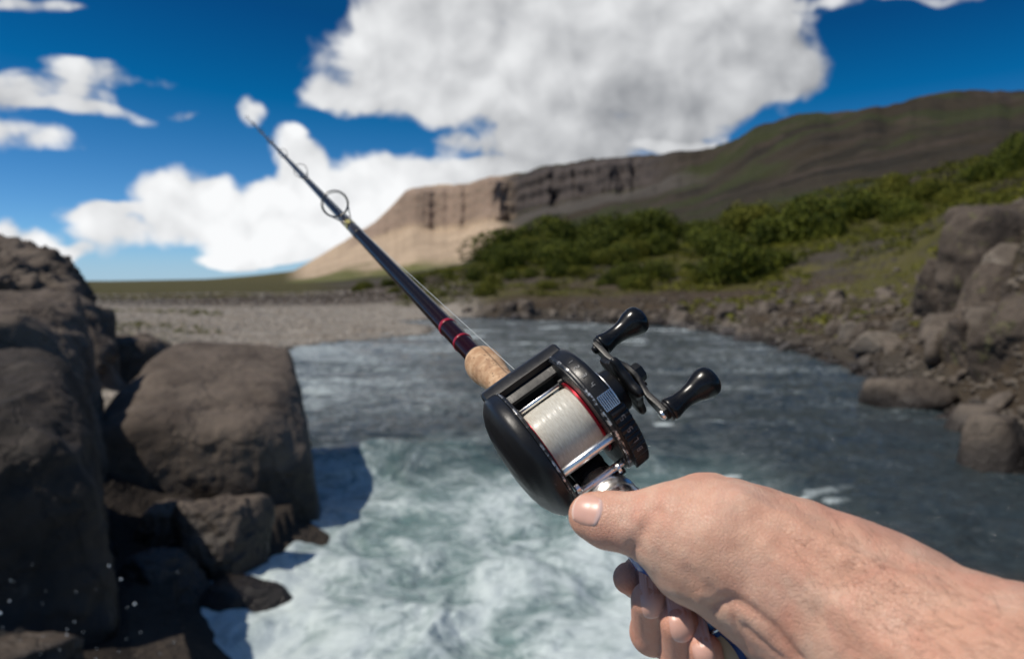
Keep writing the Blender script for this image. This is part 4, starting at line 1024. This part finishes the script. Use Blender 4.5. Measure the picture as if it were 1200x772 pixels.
for sg in (-1, 1):
    ky, kz = HC[0] + hd[0] * sg * 24.3, HC[1] + hd[1] * sg * 24.3; x0 = HW + 23.6
    kn = rp('crank_knob', lathe_x([(x0, .01), (x0, 4.9), (x0 + 1.4, 5.1), (x0 + 2.2, 4.9), (x0 + 5, 4.15), (x0 + 9, 4.0), (x0 + 13, 4.7), (x0 + 16.5, 6.1), (x0 + 19.5, 6.8), (x0 + 22, 6.4), (x0 + 23.6, 4.9), (x0 + 24.3, 2.5), (x0 + 24.4, .01)], ky, kz, 48, .5), M_BLKG, sharp=False)
    rp('rivet', lathe_x([(x0 - 4.2, .01), (x0 - 4.2, 1.6), (x0 - 3.4, 2.2), (x0 - 2.6, 2.2), (x0, 2.2)], ky, kz, 20, .2), M_CHR if sg < 0 else M_MATT, kn)
    rp('base_washer', lathe_x([(x0 - 1.0, .01), (x0 - 1.0, 4.6), (x0 - .1, 4.6)], ky, kz, 32, .2), M_MATT, kn)

# line running from the reel out through the guides
lp = [RL((5, 17, 2)), RL((5, 24, 2.5))] + [w2(RR_(g_[0], 0, g_[2] - g_[1] * .6)) for g_ in GU]
V, f = tube(lp, .00022, 6)
ml, t_, b_ = material('monofilament', (.6, .62, .6), .2); b_.inputs['Transmission Weight'].default_value = .3
o = mesh('fishing_line', V, f, ml); tag(o, 'thin clear line running from the reel through the rod guides', 'fishing line')

# ------------------------------------------------------------------ the hand and forearm
class SDF:
    def __init__(s, lo, hi, h):
        s.h = h; s.lo = np.array(lo); n_ = np.ceil((np.array(hi) - s.lo) / h).astype(int) + 1; s.n = n_
        g = [s.lo[i] + h * np.arange(n_[i]) for i in range(3)]
        s.X, s.Y, s.Z = np.meshgrid(*[q.astype(np.float32) for q in g], indexing='ij')
def seg_d(X, Y, Z, a, b, r1, r2, flat=None):
    e = b - a; L2 = e @ e
    px_, py_, pz_ = X - a[0], Y - a[1], Z - a[2]
    t = np.clip((px_ * e[0] + py_ * e[1] + pz_ * e[2]) / L2, 0, 1)
    qx, qy, qz = px_ - t * e[0], py_ - t * e[1], pz_ - t * e[2]
    if flat is not None:                      # (direction, factor): squash across one direction
        fd, k = flat; s_ = (qx * fd[0] + qy * fd[1] + qz * fd[2]) * (1 / k - 1)
        qx, qy, qz = qx + s_ * fd[0], qy + s_ * fd[1], qz + s_ * fd[2]
    return np.sqrt(qx * qx + qy * qy + qz * qz) - (r1 + (r2 - r1) * t)
def smin(a, b, k):
    h = np.clip(.5 + .5 * (b - a) / k, 0, 1); return b + (a - b) * h - k * h * (1 - h)
E_ = ep
vz = np.array([.35, .25, .9]); vz /= np.linalg.norm(vz)
ARM = [  # a, b, r1, r2, k, flat
    (E_(905, 668, .287), E_(1010, 722, .268), .0235, .0265, .02, (vz, .86)),
    (E_(1010, 722, .268), E_(1240, 872, .222), .0265, .0365, .02, None),
    (E_(1240, 872, .222), E_(1900, 1300, .165), .0365, .043, .02, None),
    (E_(905, 668, .288), E_(824, 601, .308), .0215, .0158, .020, None),     # index metacarpal, back of the hand
    (E_(905, 690, .300), E_(850, 640, .352), .0195, .0135, .014, None),
    (E_(915, 712, .312), E_(890, 680, .364), .0180, .0130, .014, None),
    (E_(930, 745, .318), E_(925, 745, .366), .0175, .0125, .014, None),
    (E_(900, 670, .283), E_(842, 634, .289), .0205, .0185, .012, None),     # thenar
    (E_(842, 634, .289), E_(792, 620, .297), .0185, .0145, .010, None),
    (E_(870, 660, .290), E_(808, 660, .297), .0160, .0140, .010, None),
    (E_(958, 748, .282), E_(936, 782, .304), .0195, .0145, .014, None),     # heel of the hand
]
THUMB = [(E_(797, 617, .296), E_(741, 613, .302), .0142, .0108), (E_(741, 613, .302), E_(712, 609, .306), .0108, .0103), (E_(712, 609, .306), E_(693, 604, .308), .0103, .0089)]
FING = {
    'index': [(E_(822, 606, .324), E_(776, 640, .358), .0125, .0098), (E_(776, 640, .358), E_(748, 678, .350), .0094, .0080), (E_(748, 678, .350), E_(737, 677, .331), .0079, .0066)],
    'middle': [(E_(850, 640, .352), E_(812, 740, .358), .0125, .0100), (E_(812, 740, .358), E_(766, 740, .328), .0098, .0090), (E_(766, 740, .328), E_(761, 703, .312), .0090, .0073)],
    'ring': [(E_(878, 690, .362), E_(845, 800, .352), .0120, .0100), (E_(845, 800, .352), E_(802, 772, .318), .0095, .0085), (E_(802, 772, .318), E_(796, 730, .305), .0088, .0074)],
    'little': [(E_(905, 750, .362), E_(870, 850, .340), .0110, .0090), (E_(870, 850, .340), E_(832, 805, .308), .0085, .0074), (E_(832, 805, .308), E_(827, 761, .298), .0074, .0062)],
}
def hand_sdf(X, Y, Z):
    d = None
    for a, b, r1, r2, k, fl in ARM:
        q = seg_d(X, Y, Z, a, b, r1, r2, fl); d = q if d is None else smin(d, q, k)
    th_ = None
    for a, b, r1, r2 in THUMB:
        q = seg_d(X, Y, Z, a, b, r1, r2); th_ = q if th_ is None else smin(th_, q, .004)
    # flatten the thumb pad end a little towards the hood
    d = smin(d, th_, .009)
    for nm, ch in FING.items():
        f_ = None
        for i, (a, b, r1, r2) in enumerate(ch):
            q = seg_d(X, Y, Z, a, b, r1, r2); f_ = q if f_ is None else smin(f_, q, .0035)
        d = smin(d, f_, .0022)
    return d
def surface_nets(S, D):
    n0, n1, n2 = D.shape; neg = D < 0
    c8 = [neg[i:n0 - 1 + i, j:n1 - 1 + j, k:n2 - 1 + k] for i in (0, 1) for j in (0, 1) for k in (0, 1)]
    cnt = sum(c.astype(np.int8) for c in c8); act = (cnt > 0) & (cnt < 8)
    I = np.argwhere(act); idx = np.full(act.shape, -1, np.int32); idx[act] = np.arange(len(I))
    acc = np.zeros((len(I), 3)); w_ = np.zeros(len(I))
    cor = [(i, j, k) for i in (0, 1) for j in (0, 1) for k in (0, 1)]
    for a in cor:
        for ax in range(3):
            if a[ax] == 0:
                b = list(a); b[ax] = 1
                va = D[I[:, 0] + a[0], I[:, 1] + a[1], I[:, 2] + a[2]]; vb = D[I[:, 0] + b[0], I[:, 1] + b[1], I[:, 2] + b[2]]
                m_ = (va < 0) != (vb < 0); t = np.where(m_, va / np.where(m_, va - vb, 1), 0)
                p_ = np.array(a)[None] + t[:, None] * (np.array(b) - np.array(a))[None]
                acc += p_ * m_[:, None]; w_ += m_
    V = S.lo + (I + acc / w_[:, None]) * S.h
    Fq = []
    for ax in range(3):
        o1, o2 = (ax + 1) % 3, (ax + 2) % 3
        sl = [slice(0, s_) for s_ in D.shape]; a_ = [slice(None)] * 3; b_ = [slice(None)] * 3
        a_[ax] = slice(0, D.shape[ax] - 1); b_[ax] = slice(1, D.shape[ax])
        A_, B_ = neg[tuple(a_)], neg[tuple(b_)]; E = np.argwhere(A_ != B_)
        E = E[(E[:, o1] > 0) & (E[:, o2] > 0) & (E[:, o1] < D.shape[o1] - 1) & (E[:, o2] < D.shape[o2] - 1)]
        s_ = A_[E[:, 0], E[:, 1], E[:, 2]]
        def at(d1, d2):
            q = E.copy(); q[:, o1] -= d1; q[:, o2] -= d2; return idx[q[:, 0], q[:, 1], q[:, 2]]
        q = np.stack([at(1, 1), at(0, 1), at(0, 0), at(1, 0)], 1)
        q[~s_] = q[~s_][:, ::-1]; Fq.append(q)
    return V, np.concatenate(Fq)
S = SDF((.012, -.27, .135), (.29, .002, .405), .0014)
Dg = hand_sdf(S.X, S.Y, S.Z)
HV, HF = surface_nets(S, Dg); del Dg, S.X, S.Y, S.Z
def grad(V, e=.0008):
    g = np.stack([hand_sdf(*(V + e * np.eye(3)[i]).T) - hand_sdf(*(V - e * np.eye(3)[i]).T) for i in range(3)], -1)
    return g / np.maximum(np.linalg.norm(g, axis=1)[:, None], 1e-9)
HN = grad(HV)
for _ in range(2): HV = HV - HN * hand_sdf(*HV.T)[:, None]
pxv = 600 + F * HV[:, 0] / HV[:, 2]; pyv = 386 - F * HV[:, 1] / HV[:, 2]
def damp_tips():
    m_ = np.full(len(HV), 9.)
    for ch in [THUMB] + list(FING.values()): m_ = np.minimum(m_, d_line(HV, ch[-1][0], ch[-1][1])[0])
    return sst(m_, .011, .017)
def d_line(P_, a, b):
    e = b - a; t = np.clip(((P_ - a) @ e) / (e @ e), 0, 1); return np.linalg.norm(P_ - a - t[:, None] * e, axis=1), t
# forms too fine for the bones: creases, tendons, folds of skin, each a line on the surface
disp = .00045 * fbm(HV * 150, 3, 7) + .0010 * fbm(HV * 45, 3, 8)
def surf(px, py):                              # first hit of a sight line with the hand
    d = ep(px, py, 1.0); s_ = .18
    for _ in range(200):
        q = hand_sdf(*(d * s_)[:, None])[0]; s_ += max(q, .0) * .8 / np.linalg.norm(d)
        if q < .0001: break
    return d * s_
def crease(pts, wd, dep):
    global disp
    P_ = [surf(*q) for q in pts]
    m_ = np.full(len(HV), 9.)
    for a, b in zip(P_, P_[1:]): m_ = np.minimum(m_, d_line(HV, a, b)[0])
    disp = disp - dep * np.exp(-(m_ / wd) ** 2)
for y0 in (0, 1, 2, 3):                        # wrinkles over the thumb joint
    crease([(733 + 5 * y0, 588 - 1.5 * y0), (731 + 5 * y0, 600), (728 + 5 * y0, 612)], .0009, .00055)
crease([(752, 590), (756, 605), (754, 622)], .0014, .0003)
crease([(741, 640), (748, 662), (757, 690)], .0018, .0007)
crease([(768, 600), (752, 628), (742, 648)], .0030, .0009)
crease([(835, 712), (856, 703), (880, 715), (905, 735), (935, 772)], .0024, .0017)
crease([(872, 735), (888, 748), (915, 770)], .0015, .0008)
crease([(858, 722), (868, 745), (878, 770)], .0012, .0006)
for k in range(5): crease([(805 + 7 * k, 668 + 5 * k), (818 + 8 * k, 690 + 5 * k)], .0016, .00032)
crease([(870, 585), (930, 615), (1000, 655), (1080, 690)], .0045, -.0019)      # tendon
crease([(900, 640), (960, 690), (1040, 760)], .005, -.0017)
crease([(880, 615), (940, 655), (1000, 690)], .004, .0006)
disp = disp * (.12 + .88 * damp_tips())
HV2 = HV + HN * disp[:, None]
def m_skin():
    m, t, b = material('skin', (.62, .38, .27), .46)
    co = t.n('ShaderNodeNewGeometry').outputs['Position']
    a = t.n('ShaderNodeAttribute', attribute_name='flush'); s_ = t.n('ShaderNodeSeparateXYZ'); t.put(s_.inputs[0], a.outputs['Vector'])
    n = t.noise(co, 26, 6, .62); n2 = t.noise(co, 140, 5, .65); n3 = t.noise(co, 75, 3, .6)
    c = t.mix(t.ss(n, .34, .66), (.62, .35, .24), (.71, .48, .355))
    c = t.mix(t.ss(n2, .35, .75, 0, .35), c, (.56, .26, .18)); c = t.mix(t.ss(t.noise(co, 38, 4, .6, .8), .45, .68, 0, .38), c, (.64, .26, .18))
    c = t.mix(t.ss(n3, .69, .74, 0, .5), c, (.38, .17, .10))
    c = t.mix(s_.outputs[0], c, (.68, .29, .19))
    t.put(b.inputs['Base Color'], c)
    t.put(b.inputs['Roughness'], t.m('MULTIPLY_ADD', n2, .18, .44))
    v = t.n('ShaderNodeTexVoronoi', feature='DISTANCE_TO_EDGE'); t.put(v.inputs['Vector'], t.v('MULTIPLY', t.v('ADD', co, t.scale(t.noise(co, 300, 3, .5, out=1), .0015)), (1, 1, 1.3))); v.inputs['Scale'].default_value = 750
    h = t.m('ADD', t.m('MINIMUM', t.m('MULTIPLY', v.outputs['Distance'], 2.5), .35), t.m('MULTIPLY', t.noise(co, 220, 5, .6), 1.0))
    t.put(b.inputs['Normal'], t.bump(h, .60, .0007))
    b.inputs['Subsurface Weight'].default_value = .16; b.inputs['Subsurface Radius'].default_value = (.006, .0025, .0014); b.inputs['Subsurface Scale'].default_value = 1.0
    b.inputs['Specular IOR Level'].default_value = .36
    return m
person = mesh('person', w2(HV2), HF, m_skin())
fl = np.zeros(len(HV))
for nm in ('index', 'middle', 'ring', 'little'):
    a, b = FING[nm][2][:2]; q, t_ = d_line(HV, a, b + (b - a) * .3); fl = np.maximum(fl, (1 - sst(q, .008, .013)) * (.45 + .2 * t_))
q, t_ = d_line(HV, THUMB[2][0], THUMB[2][1]); fl = np.maximum(fl, (1 - sst(q, .010, .018)) * .35)
fl = np.maximum(fl, .22 * np.exp(-(np.hypot(pxv - 815, pyv - 565) / 45) ** 2))
fl = np.maximum(fl, np.clip(-disp / .0012, 0, 1) * .30)
attr(person, 'flush', np.stack([fl, fl, fl], -1))
tag(person, 'bare right forearm and hand reaching in, gripping the rod with thumb up', 'person')
# nails
def m_nail():
    m, t, b = material('nail', (.70, .42, .36), .28)
    a = t.n('ShaderNodeAttribute', attribute_name='nl'); s_ = t.n('ShaderNodeSeparateXYZ'); t.put(s_.inputs[0], a.outputs['Vector'])
    c = t.mix(t.ss(s_.outputs[0], .80, .95), (.68, .39, .30), (.76, .56, .47)); c = t.mix(t.ss(s_.outputs[0], -.55, -.85, 0, .6), c, (.78, .60, .55))
    t.put(b.inputs['Base Color'], c); b.inputs['Coat Weight'].default_value = .0; b.inputs['Roughness'].default_value = .36; b.inputs['Subsurface Weight'].default_value = .1; b.inputs['Subsurface Radius'].default_value = (.003, .0015, .001)
    return m
M_NAIL = m_nail()
def nail(chain, px, py, hl_, hw_, o_hint):
    base, tip = chain[-1][0], chain[-1][1]
    def own(q):
        d = None
        for a, b, r1, r2 in chain:
            v_ = seg_d(*q[:, None], a, b, r1, r2); d = v_ if d is None else smin(d, v_, .0035)
        return float(d[0])
    l = tip - base; l /= np.linalg.norm(l); dd_ = ep(px, py, 1.0); s0 = .2
    for _ in range(150): s0 += max(own(dd_ * s0), 0) * .8
    C_ = dd_ * s0
    o_ = np.array(o_hint, float); o_ -= l * (o_ @ l); o_ /= np.linalg.norm(o_); w_ = np.cross(l, o_)
    n_ = 26; V = []; A_ = []
    for i in range(n_ + 1):
        for j in range(n_ + 1):
            u, v_ = i / n_ * 2 - 1, j / n_ * 2 - 1
            # square -> squircle
            uu = u * math.sqrt(1 - v_ * v_ * .42); vv = v_ * math.sqrt(1 - u * u * .36)
            q = C_ + l * uu * hl_ + w_ * vv * hw_ + o_ * .010; s_ = 0
            for _ in range(60):
                d_ = own(q - o_ * s_); s_ += d_ * .8
                if d_ < .00004 or s_ > .03: break
            e_ = max(abs(u), abs(v_)); V.append(q - o_ * (s_ - .00035 - .00042 * (1 - e_ ** 8) + .00035 * e_ ** 8 - (.0008 * max(0, u) ** 6))); A_.append((u, v_, 0))
    f = [(i * (n_ + 1) + j, i * (n_ + 1) + j + 1, (i + 1) * (n_ + 1) + j + 1, (i + 1) * (n_ + 1) + j) for i in range(n_) for j in range(n_)]
    o = mesh('nail', w2(np.array(V)), f, M_NAIL, person); attr(o, 'nl', np.array(A_))
nail(THUMB, 688, 597, .0062, .0060, (-.15, .25, -1))
nail(FING['middle'], 765, 711, .0052, .0045, (-.15, -.1, -1))
nail(FING['ring'], 800, 739, .0051, .0045, (-.1, -.1, -1))
nail(FING['little'], 826, 770, .0045, .0039, (-.1, -.1, -1))
# fine hair on the forearm
def build_hair():
    g = np.random.default_rng(9); ok = np.where((pxv > 880) & (HV[:, 2] > .15) & (HV[:, 0] < .22))[0]; pick = g.choice(ok, 9000)
    p0 = HV2[pick]; nn = HN[pick]; base = np.array([-.75, .35, .35]) + .55 * g.normal(size=(len(pick), 3)) * .6
    keep = g.random(len(pick)) < sst(pxv[pick], 880, 1050) * (.35 + .65 * sst(nn[:, 1], -.2, .5)); p0, nn, base = p0[keep], nn[keep], base[keep]
    base -= nn * (np.sum(base * nn, 1))[:, None]; base /= np.linalg.norm(base, axis=1)[:, None]
    L = g.uniform(.004, .009, len(p0))[:, None]; side = np.cross(base, nn); cv = g.normal(size=(len(p0), 1)) * .35; V = []
    for k in range(5):
        s_ = k / 4; c_ = p0 + base * L * s_ + nn * L * (.30 * s_ + .10 * math.sin(3.1 * s_)) + side * L * cv * s_ * s_; wdt = .000036 * (1 - .75 * s_)
        V += [c_ - side * wdt, c_ + side * wdt]
    V = np.stack(V, 1).reshape(-1, 3); b_ = (np.arange(len(p0)) * 10)[:, None, None]
    f = (b_ + np.array([(2 * k, 2 * k + 1, 2 * k + 3, 2 * k + 2) for k in range(4)])[None]).reshape(-1, 4)
    tag(mesh('hair', w2(V), f, material('arm_hair', (.14, .07, .04), .5)[0], person), 'fine brown hair on the forearm', kind='stuff')
build_hair()

# spray thrown up among the rocks in the lower left corner
def build_spray():
    g = np.random.default_rng(3); v, f = csph(3); N = 30
    px = 215 * g.random(N) ** 1.2; py = 640 + 140 * g.random(N) ** .8; dp = g.uniform(2.6, 4.0, N); c_ = w2(np.stack([(px - 600) / F * dp, -(py - 386) / F * dp, dp], -1)); r = .0012 + .0045 * g.random(N) ** 2.5
    V = (v[None] * r[:, None, None] + c_[:, None]).reshape(-1, 3); Fq = (f[None] + (np.arange(N) * len(v))[:, None, None]).reshape(-1, 4)
    tag(mesh('spray', V, Fq, material('white_spray', (.8, .85, .88), .3)[0]), 'white drops of spray in the air above the dark rocks', 'spray', kind='stuff')
build_spray()
